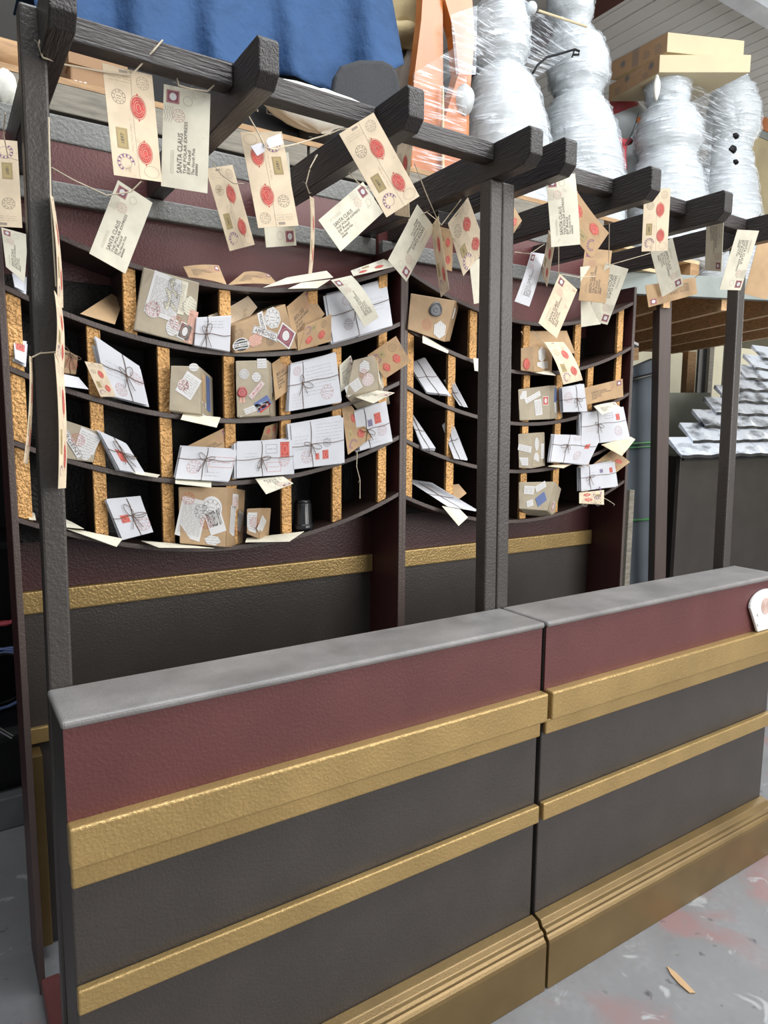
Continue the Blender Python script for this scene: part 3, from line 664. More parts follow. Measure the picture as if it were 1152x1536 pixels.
# second row
parcel(px([(95, 523, .70), (117, 534, .70), (114, 562, .70), (95, 560, .70)]), (.01, .08, 0), 'small kraft parcel with twine, half hidden behind the tall left post', GP, mat_='kraft', front=[('none', .6, .5, .035, .035, 0, 'pm')], twine=(.5, .1))
env([(95, 561, .68), (118, 566, .70), (133, 584, .66), (95, 579, .66)], 'plain', 'white envelope lying beside the small kraft parcel behind the tall post', paper='white')
env([(127, 542, .664), (153, 546, .664), (174, 595, .66), (151, 595, .66)], 'seal', 'cream envelope slanting in front of the leaning bundle in the second row')
bundle(px([(143, 506, .675), (209, 549, .675), (223, 608, .668), (161, 592, .668)]), 'bundle of white letters leaning left in the second row, twine crossed', GB, 7, .024, [('pm', .38, .82, .016), ('wr', .1, .35, .5, 4, .010), ('pm', .85, .40, .018, 'rose')], (.6, .45), 5)
parcel(px([(256, 548, .668), (299, 549, .668), (301, 621, .666), (253, 616, .666)]), (.055, .095, -.001), 'greyish parcel with folded flap and torn label, standing in the second row', GP, to=(319, 566, .745), mat_='greykraft',
  front=[('rect', .62, .42, .05, .065, .55, 'lines'), ('round', .45, .42, .034, .034, 0, 'pm'), ('round', .80, .03, .03, .022, 0, 'lines')], side=[('rect', .25, .5, .02, .10, 0, 'lines', 'tan'), ('rect', .6, .45, .028, .10, 0, 'dense', 'blue'), ('rect', .25, .85, .03, .04, 0, 'lines')])
env([(275, 620, .68), (331, 626, .68), (325, 641, .635), (271, 629, .64)], 'plain', 'cream envelope jutting over the second shelf edge under the folded-flap parcel')
parcel(px([(353, 541, .665), (402, 540, .665), (404, 623, .665), (355, 626, .665)]), (.045, .10, 0), 'tall parcel with an URGENT sticker and red wax seal, second row centre', GP, to=(413, 549, .725), mat_='greykraft',
  front=[('round', .25, .24, .030, .030, 0, 'pmk'), ('round', .62, .30, .028, .028, 0, 'lines'), ('rect', .80, .06, .03, .028, 0, 'lines'), ('rect', .62, .53, .062, .017, -.80, 'URGENT', 'label_rose', 'frame', 'red'), ('none', .18, .56, .030, .030, 0, 'wax', 'wax'), ('rect', .80, .78, .05, .03, -.5, '', 'blue'), ('rect', .85, .84, .04, .016, -.6, '', 'red'), ('rect', .52, .86, .095, .018, -.30, 'lines')],
  side=[('rect', .5, .4, .02, .05, 0, 'lines')])
env([(429, 531, .70), (455, 568, .69), (413, 601, .68), (408, 545, .69)], 'addr', 'tan stamped envelope between the URGENT parcel and the big handwritten bundle', paper='tan')
bundle(px([(436, 548, .675), (504, 530, .675), (512, 603, .664), (433, 617, .664)]), 'large bundle with handwritten sheet and round red postmark, second row right', GB, 7, .024, [('wr', .30, .16, .62, 9, .0105), ('pm', .74, .74, .022), ('wr', .04, .66, .25, 5, .010, 'rose'), ('pm', .14, .16, .014)], (.26, .44), 7)
env([(526, 533, .69), (538, 569, .68), (511, 588, .68), (509, 548, .69)], 'addr', 'pale stamped envelope right of the large handwritten bundle')
env([(594, 504, .655), (616, 543, .64), (578, 568, .668), (551, 533, .69)], 'seal', 'tan envelope with red seal sticking out past the right side panel', paper='tan')
parcel(px([(530, 540, .662), (560, 532, .662), (568, 584, .660), (518, 595, .660)]), (.05, .09, 0), 'small parcel with hexagonal and round stickers at right of the second row', GP, to=(578, 557, .725), mat_='greykraft', front=[('hex', .55, .28, .05, .045, .3, 'lines'), ('round', .68, .66, .042, .042, 0, 'pm'), ('rect', .2, .78, .05, .04, -.5, 'lines'), ('none', .5, .45, .035, .035, 0, 'pm')], side=[('rect', .4, .4, .05, .1, .2, 'dense', 'pale')])
env([(592, 589, .64), (560, 605, .61), (532, 595, .67), (556, 584, .67)], 'addr', 'pale stamped envelope jutting over the second shelf at its right end')
# third row
parcel(px([(97, 630, .685), (150, 648, .685), (140, 694, .68), (98, 688, .68)]), (.01, .08, 0), 'parcel with a slanted URGENT sticker just right of the tall left post', GP, mat_='greykraft', front=[('rect', .20, .55, .085, .019, .93, 'URGENT', 'label', 'frame'), ('none', .40, .42, .038, .038, 0, 'pm'), ('rect', .7, .4, .05, .06, .2, 'lines'), ('round', .68, .8, .03, .03, 0, 'lines', 'label')])
bundle(px([(149, 647, .67), (189, 665, .67), (219, 712, .662), (180, 705, .662)]), 'small bundle of white letters leaning against a gold divider in the third row', GB, 6, .026, [('st', .40, .55, .02, .035), ('wr', .55, .5, .4, 4, .010)], (.55, .45), 9)
env([(340, 640, .70), (355, 676, .70), (325, 690, .69), (281, 669, .70)], 'addr', 'tan stamped envelope standing behind the fanned bundle in the third row', paper='tan')
bundle(px([(273, 670, .675), (357, 675, .668), (343, 722, .66), (263, 718, .664)]), 'fanned bundle of letters with red boxed mark, third row centre left', GB, 6, .02, [('pm', .28, .60, .020), ('box', .76, .42, .07, .03, 'red'), ('wr', .5, .75, .3, 2, .010)], (.46, .36), 11)
bundle(px([(355, 665, .668), (440, 660, .668), (441, 711, .662), (355, 717, .662)]), 'wide bundle with large red stamp and boxed print, third row centre', GB, 7, .022, [('st', .84, .26, .030, .046), ('pm', .82, .58, .018), ('box', .60, .22, .036, .026), ('box', .64, .75, .045, .028, 'red'), ('wr', .12, .32, .28, 2, .010)], (.43, .48), 13)
env([(390, 664, .72), (398, 640, .72), (418, 633, .73), (414, 662, .72)], 'seal', 'tan envelope with a seal standing behind the wide red-stamp bundle', paper='tan')
bundle(px([(436, 637, .672), (515, 626, .672), (517, 694, .661), (441, 704, .661)]), 'big bundle of handwritten letters with two small red stamps, third row', GB, 8, .026, [('wr', .45, .08, .5, 6, .010), ('wr', .04, .30, .3, 5, .010), ('pm', .26, .76, .020), ('st', .46, .78, .014, .020), ('st', .62, .76, .022, .028), ('pm', .66, .5, .014, 'ink')], (.36, .50), 15)
env([(512, 607, .70), (528, 609, .70), (558, 656, .668), (522, 682, .662)], 'seal', 'tan envelope with seals leaning across the white packet in the third row', paper='tan')
bundle(px([(531, 618, .690), (579, 601, .690), (589, 662, .666), (540, 676, .666)]), 'white packet of letters with blue and red stamps at the right of the third row', GB, 6, .03, [('st', .66, .34, .026, .034), ('st', .42, .40, .018, .022, 'blue'), ('pm', .74, .66, .018), ('wr', .3, .75, .35, 3, .010)], (.30, .55), 17)
garland([(536, 676, .655), (535, 700, .65), (540, 720, .65), (540, 748, .65)], 'loose pale twine end dangling from the white packet over the fourth row', .0013)
env([(440, 725, .61), (399, 741, .60), (383, 718, .67), (424, 714, .67)], 'addr', 'pale stamped envelope jutting over the third shelf at its middle')
env([(263, 719, .68), (317, 722, .68), (317, 731, .63), (263, 725, .63)], 'plain', 'cream strip of an envelope under the fanned bundle on the third shelf edge')
env([(186, 703, .68), (240, 712, .68), (236, 716, .64), (205, 711, .65)], 'plain', 'thin edge of a pale envelope on the third shelf below the small leaning bundle')
# fourth row
bundle(px([(160, 752, .675), (211, 746, .675), (230, 798, .662), (184, 810, .662)]), 'tied bundle of white letters leaning in the bottom row at left', GB, 6, .026, [('st', .32, .5, .022, .022), ('pm', .78, .72, .020), ('wr', .5, .4, .3, 3, .010)], (.58, .45), 19, back=(5,))
parcel(px([(267, 730, .664), (341, 731, .660), (337, 821, .655), (269, 815, .660)]), (.055, .09, -.001), 'large kraft parcel pasted with a torn letter and red postmarks, bottom row', GP, to=(368, 735, .73), mat_='kraft',
  front=[('rect', .26, .55, .075, .12, .22, 'dense'), ('round', .68, .36, .062, .07, 0, 'pmk'), ('rect', .74, .52, .05, .09, -.35, 'PASSED BY'), ('none', .20, .20, .042, .042, 0, 'pm'), ('none', .58, .60, .044, .044, 0, 'pm'), ('none', .48, .42, .05, .05, 0, 'pmk'), ('hex', .72, .90, .052, .030, 0, 'lines')],
  side=[('rect', .45, .22, .035, .045, 0, 'pm'), ('rect', .35, .55, .03, .09, .05, 'dense'), ('rect', .75, .55, .03, .06, .3, 'lines'), ('none', .6, .72, .035, .035, 0, 'pm')])
parcel(px([(370, 763, .666), (391, 762, .662), (387, 808, .658), (370, 801, .664)]), (.035, .05, .001), 'small kraft box with a round red postmark beside the large pasted parcel', GP, to=(407, 762, .705), mat_='kraft', front=[('rect', .4, .5, .03, .06, 0, 'lines'), ('none', .62, .5, .038, .038, 0, 'pm')], side=[('rect', .2, .55, .035, .05, .6, 'lines')])
root = empty('travel_cup', P(454, 790, .72), 'glossy black lidded cup in the bottom row right of a gold divider', 'cup')
MC = mat('black_glossy_plastic', (.012, .012, .014), .16, spec=.6)
c0 = P(454, 790, .72); zc = shelf_z(0, c0.x+.6)+.001
mb = MB(); mb.lathe((c0.x, c0.y, zc), [(.033, 0), (.036, .003), (.036, .018), (.033, .021), (.0315, .024), (.0285, .088), (.027, .090)], MC, 28); part(mb, 'cup_body', root, smooth=True)
mb = MB(); mb.lathe((c0.x, c0.y, zc+.0902), [(.0255, 0), (.026, .003), (.0245, .008), (.022, .010), (.021, .007)], MC, 28); part(mb, 'lid', root, smooth=True)
env([(100, 793, .68), (126, 796, .69), (184, 808, .645), (175, 820, .63)], 'plain', 'cream envelope lying over the bottom shelf edge, left of the leaning bundle')
env([(93, 776, .74), (108, 783, .72), (126, 793, .67), (94, 790, .67)], 'plain', 'pale folded envelope at the far left of the bottom row behind the post')
env([(212, 811, .68), (262, 815, .68), (321, 822, .64), (238, 821, .63)], 'plain', 'cream envelope sticking out from under the large pasted parcel')
env([(370, 807, .69), (456, 797, .68), (434, 812, .63), (368, 813, .64)], 'plain', 'cream envelope lying on the bottom shelf edge right of the small kraft box')
bundle(px([(20, 508, .70), (40, 512, .70), (38, 546, .67), (23, 538, .67)]), 'small bundle with a red mark left of the tall post, second row', GB, 4, .02, [('st', .5, .35, .02, .02)], None, 21)
bundle(px([(18, 410, .74), (37, 412, .74), (36, 437, .70), (22, 430, .70)]), 'white letters peeking out left of the tall post, top row', GB, 3, .02, (), None, 22)
env([(38, 762, .75), (52, 770, .75), (54, 780, .68), (44, 779, .68)], 'plain', 'pale envelope corner left of the tall post on the bottom shelf')
# ------------------------------------------------------------------ mail in the farther shelf
parcel(px([(616, 440, .675), (683, 451, .66), (667, 513, .655), (611, 494, .672)]), (.006, .11, .005), 'brown paper parcel with a grey wax seal, first in the farther shelf top row', GP, to=(690, 453, .74), mat_='kraft', front=[('none', .60, .30, .050, .050, 0, 'wax', 'waxgrey'), ('none', .46, .72, .045, .045, 0, 'pm'), ('hex', .80, .76, .060, .055, 1.2, 'lines')], side=[('rect', .3, .3, .03, .04, 0, '')])
env([(634, 502, .675), (673, 526, .665), (672, 530, .62), (634, 514, .63)], 'plain', 'pale envelope folded over the shelf edge under the grey-seal parcel')
env([(710, 537, .66), (719, 538, .66), (718, 557, .64), (712, 556, .645)], 'plain', 'pale envelope corner on the farther shelf just left of the double posts')
bundle(px([(613, 545, .76), (638, 537, .72), (674, 592, .66), (640, 588, .67)]), 'crumpled bundle of white letters at the left of the farther second row', GB, 6, .022, (), (.5, .5), 31, bow=False)
bundle(px([(665, 570, .72), (674, 567, .70), (698, 611, .66), (689, 608, .67)]), 'thin tied bundle seen on edge left of the middle posts, farther second row', GB, 5, .03, (), (.5, .5), 32, bow=False)
bundle(px([(611, 616, .76), (620, 622, .74), (652, 672, .66), (634, 673, .67)]), 'tied bundle seen on edge at the left of the farther third row', GB, 6, .03, (), (.5, .5), 33, bow=False)
bundle(px([(663, 638, .72), (674, 627, .70), (698, 690, .66), (681, 688, .67)]), 'bundle seen on edge with crumpled corner, farther third row by the posts', GB, 5, .03, (), (.5, .5), 34, bow=False)
bundle(px([(612, 721, .76), (645, 726, .70), (714, 767, .65), (672, 760, .66)]), 'flat tied bundle lying along the farther bottom row left of the posts', GB, 6, .022, (), (.5, .5), 35, bow=False, knot=.7)
env([(663, 759, .66), (690, 764, .65), (702, 776, .625), (688, 789, .62)], 'plain', 'cream envelope hanging off the farther bottom shelf left of the posts')
env([(688, 726, .72), (700, 740, .70), (684, 752, .68), (672, 728, .72)], 'plain', 'pale tan envelope standing behind the flat bundle in the farther bottom row', paper='tan')
env([(850, 496, .70), (863, 530, .69), (800, 530, .69), (781, 497, .70)], 'plain', 'tan envelope with green ink standing behind the small box, farther top row', paper='tan')
parcel(px([(781, 522, .665), (799, 519, .65), (798, 558, .648), (781, 556, .664)]), (.065, .075, 0), 'small brown box with red seal and pale labels, farther top row', GP, to=(829, 522, .69), mat_='kraft', front=[('none', .5, .7, .035, .05, 0, 'seal')], side=[('hex', .45, .3, .06, .06, .2, 'lines'), ('rect', .5, .72, .08, .028, -.1, 'lines')])
garland([(800, 498, .64), (812, 512, .635), (828, 530, .645)], 'brown twine crossed over the small brown box in the farther top row', .0012)
env([(816, 513, .655), (845, 513, .655), (874, 570, .61), (845, 577, .61)], 'seal', 'curled cream envelope with two seals drooping in the farther top row', bow=.012)
env([(797, 558, .67), (824, 556, .67), (834, 563, .63), (815, 561, .63)], 'plain', 'pale sliver of an envelope under the small brown box')
parcel(px([(777, 584, .665), (824, 578, .665), (825, 629, .663), (779, 631, .663)]), (.035, .08, 0), 'greyish parcel with slanted paper strips, farther second row', GP, to=(843, 578, .72), mat_='greykraft', front=[('rect', .45, .30, .085, .020, -.32, 'lines'), ('rect', .62, .62, .038, .060, -.1, 'dense'), ('rect', .86, .44, .030, .034, .05, 'stamp', 'label', 'red'), ('rect', .15, .2, .035, .03, 0, 'lines')], side=[('rect', .5, .3, .04, .06, .2, 'lines', 'blue'), ('rect', .5, .7, .04, .06, -.2, 'lines')])
bundle(px([(843, 582, .67), (876, 576, .665), (881, 617, .658), (845, 618, .66)]), 'small bundle with round red mark and twine bow, farther second row', GB, 5, .02, [('pm', .25, .42, .022)], (.62, .5), 41)
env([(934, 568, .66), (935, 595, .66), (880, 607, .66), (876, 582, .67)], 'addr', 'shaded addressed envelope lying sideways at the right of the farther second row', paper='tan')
env([(923, 603, .64), (931, 615, .62), (903, 622, .61), (890, 609, .67)], 'addr', 'pale curled envelope jutting over the big bundle at the farther right', bow=.006)
bundle(px([(873, 620, .675), (935, 610, .67), (945, 658, .655), (872, 668, .66)]), 'largest bundle of the farther shelf, twine star and red stamp, third row right', GB, 7, .024, [('st', .82, .28, .024, .026), ('pm', .78, .70, .022), ('box', .62, .20, .05, .022), ('wr', .06, .45, .3, 3, .010, 'rose')], (.36, .42), 43)
env([(946, 655, .66), (953, 659, .645), (933, 684, .63), (902, 667, .655)], 'plain', 'cream envelope sticking out under the largest bundle at the far right', paper='cream')
parcel(px([(777, 651, .665), (796, 650, .655), (797, 703, .653), (778, 702, .664)]), (.055, .08, 0), 'upright parcel with white strips and oval label, farther third row', GP, to=(817, 648, .70), mat_='greykraft', front=[('rect', .5, .42, .06, .024, .2, 'lines'), ('rect', .4, .8, .04, .03, 0, 'lines')], side=[('round', .35, .75, .05, .05, 0, 'lines'), ('round', .4, .32, .04, .05, 0, 'lines'), ('rect', .8, .55, .03, .06, 0, 'lines')])
bundle(px([(832, 652, .672), (902, 655, .660), (882, 697, .652), (826, 692, .662)]), 'splayed bundle of letters with two red marks, farther third row', GB, 6, .018, [('st', .78, .36, .026, .024), ('pm', .62, .72, .020), ('box', .5, .12, .03, .015, 'rose')], (.32, .36), 45)
env([(840, 696, .68), (857, 696, .67), (845, 702, .63), (822, 699, .65)], 'plain', 'pale envelope edge below the splayed bundle', paper='cream')
env([(920, 673, .69), (945, 693, .65), (924, 709, .66), (890, 696, .70)], 'seal', 'tan envelope pointing up behind the lower right bundle of the farther shelf', paper='tan')
bundle(px([(871, 701, .668), (922, 693, .664), (927, 729, .656), (872, 737, .66)]), 'tied bundle with blue mark and red stamp, farther bottom row right', GB, 6, .022, [('st', .86, .30, .020, .022), ('st', .58, .28, .020, .016, 'blue'), ('wr', .1, .3, .35, 2, .010, 'blue')], (.24, .44), 47, back=(5,))
env([(906, 757, .645), (869, 755, .645), (869, 739, .655), (906, 735, .655)], 'seal', 'cream envelope with two seals hanging under the lower right bundle', paper='cream')
garland([(906, 747, .64), (915, 752, .63), (922, 757, .63)], 'short twine end beside the lower right envelope', .0012)
parcel(px([(778, 723, .665), (832, 722, .658), (821, 766, .656), (778, 763, .664)]), (.022, .07, 0), 'tilted parcel with patterned labels in the farther bottom row', GP, to=(842, 733, .70), mat_='greykraft', front=[('rect', .30, .30, .05, .034, .05, 'dense'), ('rect', .62, .18, .05, .026, -.5, 'dense'), ('rect', .70, .62, .05, .04, -.6, 'lines', 'blue'), ('rect', .36, .78, .036, .026, -.3, 'lines')], side=[('rect', .5, .75, .03, .04, 0, 'stamp', 'label', 'rose')])
# ------------------------------------------------------------------ the workshop behind
def Pz(u, v, z):
    d = FW + R2*((u-576)/FPX) - U2*((v-768)/FPX); return CAM + d*((z-CAM.z)/d.z)
def ppm(p): return (p-CAM).dot(FW)/FPX          # metres per pixel at p
MW = {}
MW['timber'] = mat('raw_timber', (.36, .22, .11), .7, var=.25, vscale=14, stretch=(1, 6, 6), bump=.3, bscale=60)
MW['timber_grey'] = mat('grey_brown_timber', (.20, .18, .145), .75, var=.3, vscale=12, stretch=(1, 7, 7), bump=.4, bscale=60)
MW['palegreen'] = mat('worn_pale_green_paint', (.27, .30, .28), .6, var=.12, vscale=8, speck=(.22, .22, .2), speck_amt=.36, speck_scale=90)
MW['pinewood'] = mat('pale_pine', (.60, .46, .27), .7, var=.2, vscale=12, stretch=(1, 8, 8))
MW['card'] = mat('brown_cardboard', (.30, .18, .095), .75, var=.08)
MW['cardpale'] = mat('pale_cardboard', (.56, .47, .30), .7, var=.05)
MW['foam'] = mat('dark_grey_foam_board', (.075, .09, .105), .8, var=.12, vscale=5)
MW['sage'] = mat('pale_sage_board', (.40, .44, .36), .7, var=.05)
MW['creamwall'] = mat('cream_wall_paint', (.80, .75, .56), .8, var=.05)
MW['greenrope'] = mat('green_strap', (.02, .16, .035), .6)
MW['blackpl'] = mat('black_plastic', (.004, .004, .005), .5, spec=.25)
MW['bluecloth'] = mat('blue_cotton_cloth', (.022, .066, .165), .85, var=.10, vscale=5, bump=.8, bscale=9, bdist=.03)
MW['greyfab'] = mat('grey_woven_fabric', (.034, .036, .04), .9, bump=.4, bscale=420, speck=(.08, .08, .08), speck_amt=.4, speck_scale=420)
MW['whitecloth'] = mat('white_cotton', (.74, .73, .66), .85, bump=.4, bscale=18, bdist=.01)
MW['tancloth'] = mat('tan_canvas', (.50, .40, .22), .85, bump=.5, bscale=14, bdist=.015, var=.2)
MW['drab'] = mat('grey_brown_cloth', (.19, .155, .125), .85, bump=.5, bscale=14, bdist=.015, var=.2)
MW['orange'] = mat('orange_varnished_board', (.48, .15, .035), .32, var=.16, vscale=8, stretch=(1, 1, .35), coat=.3)
MW['snowman'] = mat('white_figure_paint', (.52, .55, .56), .45, var=.2, vscale=5)
MW['redpaint'] = mat('dull_red_paint', (.42, .06, .07), .5, var=.2)
MW['joistwood'] = mat('lit_joist_timber', (.68, .43, .22), .7, var=.25, vscale=14, stretch=(6, 1, 6), bump=.3, bscale=60)  # timber colour made paler to make up for weak light under the deck
def film(name, base, streak, tint=(.86, .92, .98), rough=.12):
    m, nt, b = new_mat(name); N = nt.nodes
    b.inputs['Base Color'].default_value = (*tint, 1); b.inputs['Roughness'].default_value = rough; b.inputs['Specular IOR Level'].default_value = 1.0
    b.inputs['Coat Weight'].default_value = .6; b.inputs['Coat Roughness'].default_value = .06
    tc = N.new('ShaderNodeTexCoord')
    def layer(scale, rot, sc, dist):
        mp = N.new('ShaderNodeMapping'); mp.inputs['Scale'].default_value = scale; mp.inputs['Rotation'].default_value = rot; lk(nt, tc.outputs['Object'], mp.inputs['Vector'])
        n = N.new('ShaderNodeTexNoise'); n.inputs['Scale'].default_value = sc; n.inputs['Detail'].default_value = 5; n.inputs['Distortion'].default_value = dist; lk(nt, mp.outputs[0], n.inputs['Vector']); return n.outputs['Fac']
    n1 = layer((3, 3, 45), (.10, .14, .3), 1.6, .5); n2 = layer((1, 1, 1), (0, 0, 0), 5, 1.0); n3 = layer((4, 4, 40), (-.35, .3, 0), 1.4, .7)
    ad = N.new('ShaderNodeMath'); ad.operation = 'MAXIMUM'; lk(nt, n1, ad.inputs[0]); lk(nt, n3, ad.inputs[1])
    bp = N.new('ShaderNodeBump'); bp.inputs['Strength'].default_value = .8; bp.inputs['Distance'].default_value = .02; lk(nt, ad.outputs[0], bp.inputs['Height'])
    b2 = N.new('ShaderNodeBump'); b2.inputs['Strength'].default_value = .7; b2.inputs['Distance'].default_value = .06; lk(nt, n2, b2.inputs['Height']); lk(nt, bp.outputs[0], b2.inputs['Normal']); lk(nt, b2.outputs[0], b.inputs['Normal'])
    mr = N.new('ShaderNodeMapRange'); mr.inputs[1].default_value = .54; mr.inputs[2].default_value = .68; mr.inputs[3].default_value = base; mr.inputs[4].default_value = streak; lk(nt, ad.outputs[0], mr.inputs[0])  # opaque white streaks painted in as highlights on the wrinkled film
    tr = N.new('ShaderNodeBsdfTransparent'); mx = N.new('ShaderNodeMixShader'); lk(nt, mr.outputs[0], mx.inputs[0]); lk(nt, tr.outputs[0], mx.inputs[1]); lk(nt, b.outputs[0], mx.inputs[2])
    lk(nt, mx.outputs[0], N['Material Output'].inputs['Surface']); return m
MW['film'] = film('stretch_film', .22, .75); MW['film_thin'] = film('thin_stretch_film', .07, .6)
def struct(o): o['kind'] = 'structure'; return o
# floor with paint stains
m, nt, b = new_mat('stained_concrete'); N = nt.nodes; b.inputs['Roughness'].default_value = .55
tc = N.new('ShaderNodeTexCoord')
def noise(sc, det=6, dis=0):
    n = N.new('ShaderNodeTexNoise'); n.inputs['Scale'].default_value = sc; n.inputs['Detail'].default_value = det; n.inputs['Distortion'].default_value = dis; lk(nt, tc.outputs['Object'], n.inputs['Vector']); return n.outputs['Fac']
def ramp(src, a, b_):
    r = N.new('ShaderNodeMapRange'); r.inputs[1].default_value = a; r.inputs[2].default_value = b_; lk(nt, src, r.inputs[0]); return r.outputs[0]
def mixc(fac, a, c):
    x = N.new('ShaderNodeMix'); x.data_type = 'RGBA'; lk(nt, fac, x.inputs['Factor'])
    if isinstance(a, tuple): x.inputs['A'].default_value = (*a, 1)
    else: lk(nt, a, x.inputs['A'])
    x.inputs['B'].default_value = (*c, 1); return x.outputs['Result']
c = mixc(ramp(noise(4), .35, .65), (.16, .165, .17), (.23, .235, .245))
c = mixc(ramp(noise(45, 6), .35, .7), c, (.20, .20, .205)); c = mixc(ramp(noise(2.6, 5, .9), .54, .66), c, (.25, .165, .165))
c = mixc(ramp(noise(9, 7, .9), .63, .70), c, (.36, .37, .38))
c = mixc(ramp(noise(17, 3, .4), .66, .74), c, (.08, .08, .085))
lk(nt, c, b.inputs['Base Color'])
bp = N.new('ShaderNodeBump'); bp.inputs['Strength'].default_value = .25; bp.inputs['Distance'].default_value = .004; lk(nt, noise(35, 8), bp.inputs['Height']); lk(nt, bp.outputs[0], b.inputs['Normal'])
mb = MB(); mb.box(-7, 13, -5, 8, -.1, 0, m); struct(mb.build('floor'))
mb = MB(); mb.box(-7, 13, 7.9, 8.1, 0, 5.6, mat('dim_back_wall', (.16, .16, .155), .8)); struct(mb.build('wall_back'))
mb = MB(); mb.box(12.9, 13.1, -5, 8, 0, 5.6, MW['creamwall']); struct(mb.build('wall_right'))
mb = MB(); mb.box(-7.1, -6.9, -1, 8, 0, 5.6, mat('dark_left_wall', (.08, .08, .085), .8)); struct(mb.build('wall_left'))
# ribbed ceiling with roof lights over the aisle
mr_, nt, b = new_mat('ribbed_white_ceiling'); N = nt.nodes; b.inputs['Base Color'].default_value = (.75, .75, .74, 1); b.inputs['Roughness'].default_value = .5
mb = MB(); ce = M['label']
RIB = .95
x = .9
ZC = 5.0
while x < 13:
    mb.box(x, x+RIB-.02, 1.2, 8, ZC, ZC+.05, mr_); mb.box(x+RIB-.02, x+RIB, 1.2, 8, ZC+.015, ZC+.05, mr_)
    for k in range(1, 6): mb.box(x+RIB*k/6-.006, x+RIB*k/6+.006, 1.2, 8, ZC-.003, ZC+.001, mr_)
    x += RIB
mb.box(-7, .9, 2.6, 8, ZC, ZC+.05, mr_)
struct(mb.build('ceiling'))
p0 = Pz(893, 20, 4.95)
mb = MB(); mb.box(p0.x-.28, p0.x-.10, 1.2, 8, 4.84, 4.995, mat('red_brown_roof_beam', (.09, .03, .025), .5)); struct(mb.build('trim_1'))
q = Pz(1128, 8, 4.95); mb = MB(); mb.box(q.x-1.0, 12.5, q.y-.10, q.y+.06, 4.90, 4.99, mat('pale_roof_channel', (.75, .80, .85), .35)); struct(mb.build('trim_2'))
# storage platform behind the nearer shelf
ZT = 2.56
root = empty('storage_platform', (.3, 2, 0), 'grey-brown timber storage platform running behind and above the nearer shelf', 'platform')
for a, b_ in ((-3.0, -.2), (-.19, 1.35)):
    mb = MB(); mb.box(a, b_, 1.0, 1.04, ZT-.095, ZT-.018, MW['timber_grey']); part(mb, 'edge_beam', root, bevel=.003)
for i in range(9):
    mb = MB(); mb.box(-3.0, 1.5, 1.0+.21*i, 1.0+.21*i+.19, ZT-.0175, ZT, MW['timber'] if i == 0 else MW['timber_grey']); part(mb, 'deck_board', root)
for x in (-2.98, -.6, 1.1):
    mb = MB(); mb.box(x, x+.09, 1.2, 1.29, 0, ZT-.018, MW['timber_grey']); part(mb, 'leg', root)
for y in (1.3, 1.9, 2.5):
    mb = MB(); mb.box(-3.0, 1.5, y, y+.05, ZT-.12, ZT-.018, MW['timber_grey']); part(mb, 'bearer', root)
for x in (-2.98, 1.1):
    mb = MB(); mb.box(x, x+.09, 2.42, 2.498, 0, ZT-.018, MW['timber_grey']); part(mb, 'leg', root)
def onbox(name, u0, u1, vt, y0, dep, m, label, cat, zb=ZT+.001, rot=0):
    a, b_ = P(u0, vt, y0), P(u1, vt, y0); root = empty(name, ((a.x+b_.x)/2, y0+dep/2, zb), label, cat)
    mb = MB(); mb.box(a.x, b_.x, y0, y0+dep, zb, (a.z+b_.z)/2, m); part(mb, 'body', root, bevel=.006); return root, a, b_
r, a, b_ = onbox('cardboard_box', 104, 188, 80, 1.08, .25, MW['card'], 'brown cardboard box on the platform below the blue cloth at upper left', 'box')
mb = MB(); mb.keep = True
f = lambda x, y, h=0: V((a.x+x, 1.0795-h, ZT+.06-y))
rect(mb, f, (-.005+.02, .03), .008, .012, M['label'], 1); rect(mb, f, (.028, .03), .009, .012, M['label'], 1); rect(mb, f, (.041, .029), .008, .012, M['label'], 1); part(mb, 'white_print', r)
mb = MB(); mb.box(a.x-.004, b_.x+.004, 1.074, 1.15, (a.z+b_.z)/2-.05, (a.z+b_.z)/2+.004, MW['card']); part(mb, 'lid_flap', r)
r, a, b_ = onbox('black_case', 190, 322, 70, 1.14, .28, MW['blackpl'], 'black plastic case on the platform behind the upright addressed envelope', 'case')
mb = MB(); mb.box(a.x+.12, b_.x-.12, 1.125, 1.139, ZT+.16, ZT+.18, MW['blackpl']); part(mb, 'handle', r)
r, a, b_ = onbox('black_case', 326, 448, 105, 1.14, .28, MW['blackpl'], 'black electronics box with small white marks, under the blue cloth by the white pillow', 'case')
mb = MB(); mb.keep = True; f = lambda x, y, h=0: V((a.x+x, 1.1395-h, ZT+.12-y))
frame(mb, f, (.19, -.01), .022, .03, .0016, M['faint'], 1); line(mb, f, [(.15, -.025), (.23, -.025)], .0016, M['faint'], 1)
for i in range(5): rect(mb, f, (.10+.011*i, .004), .006, .008, M['faint'], 1)
part(mb, 'front_print', r)
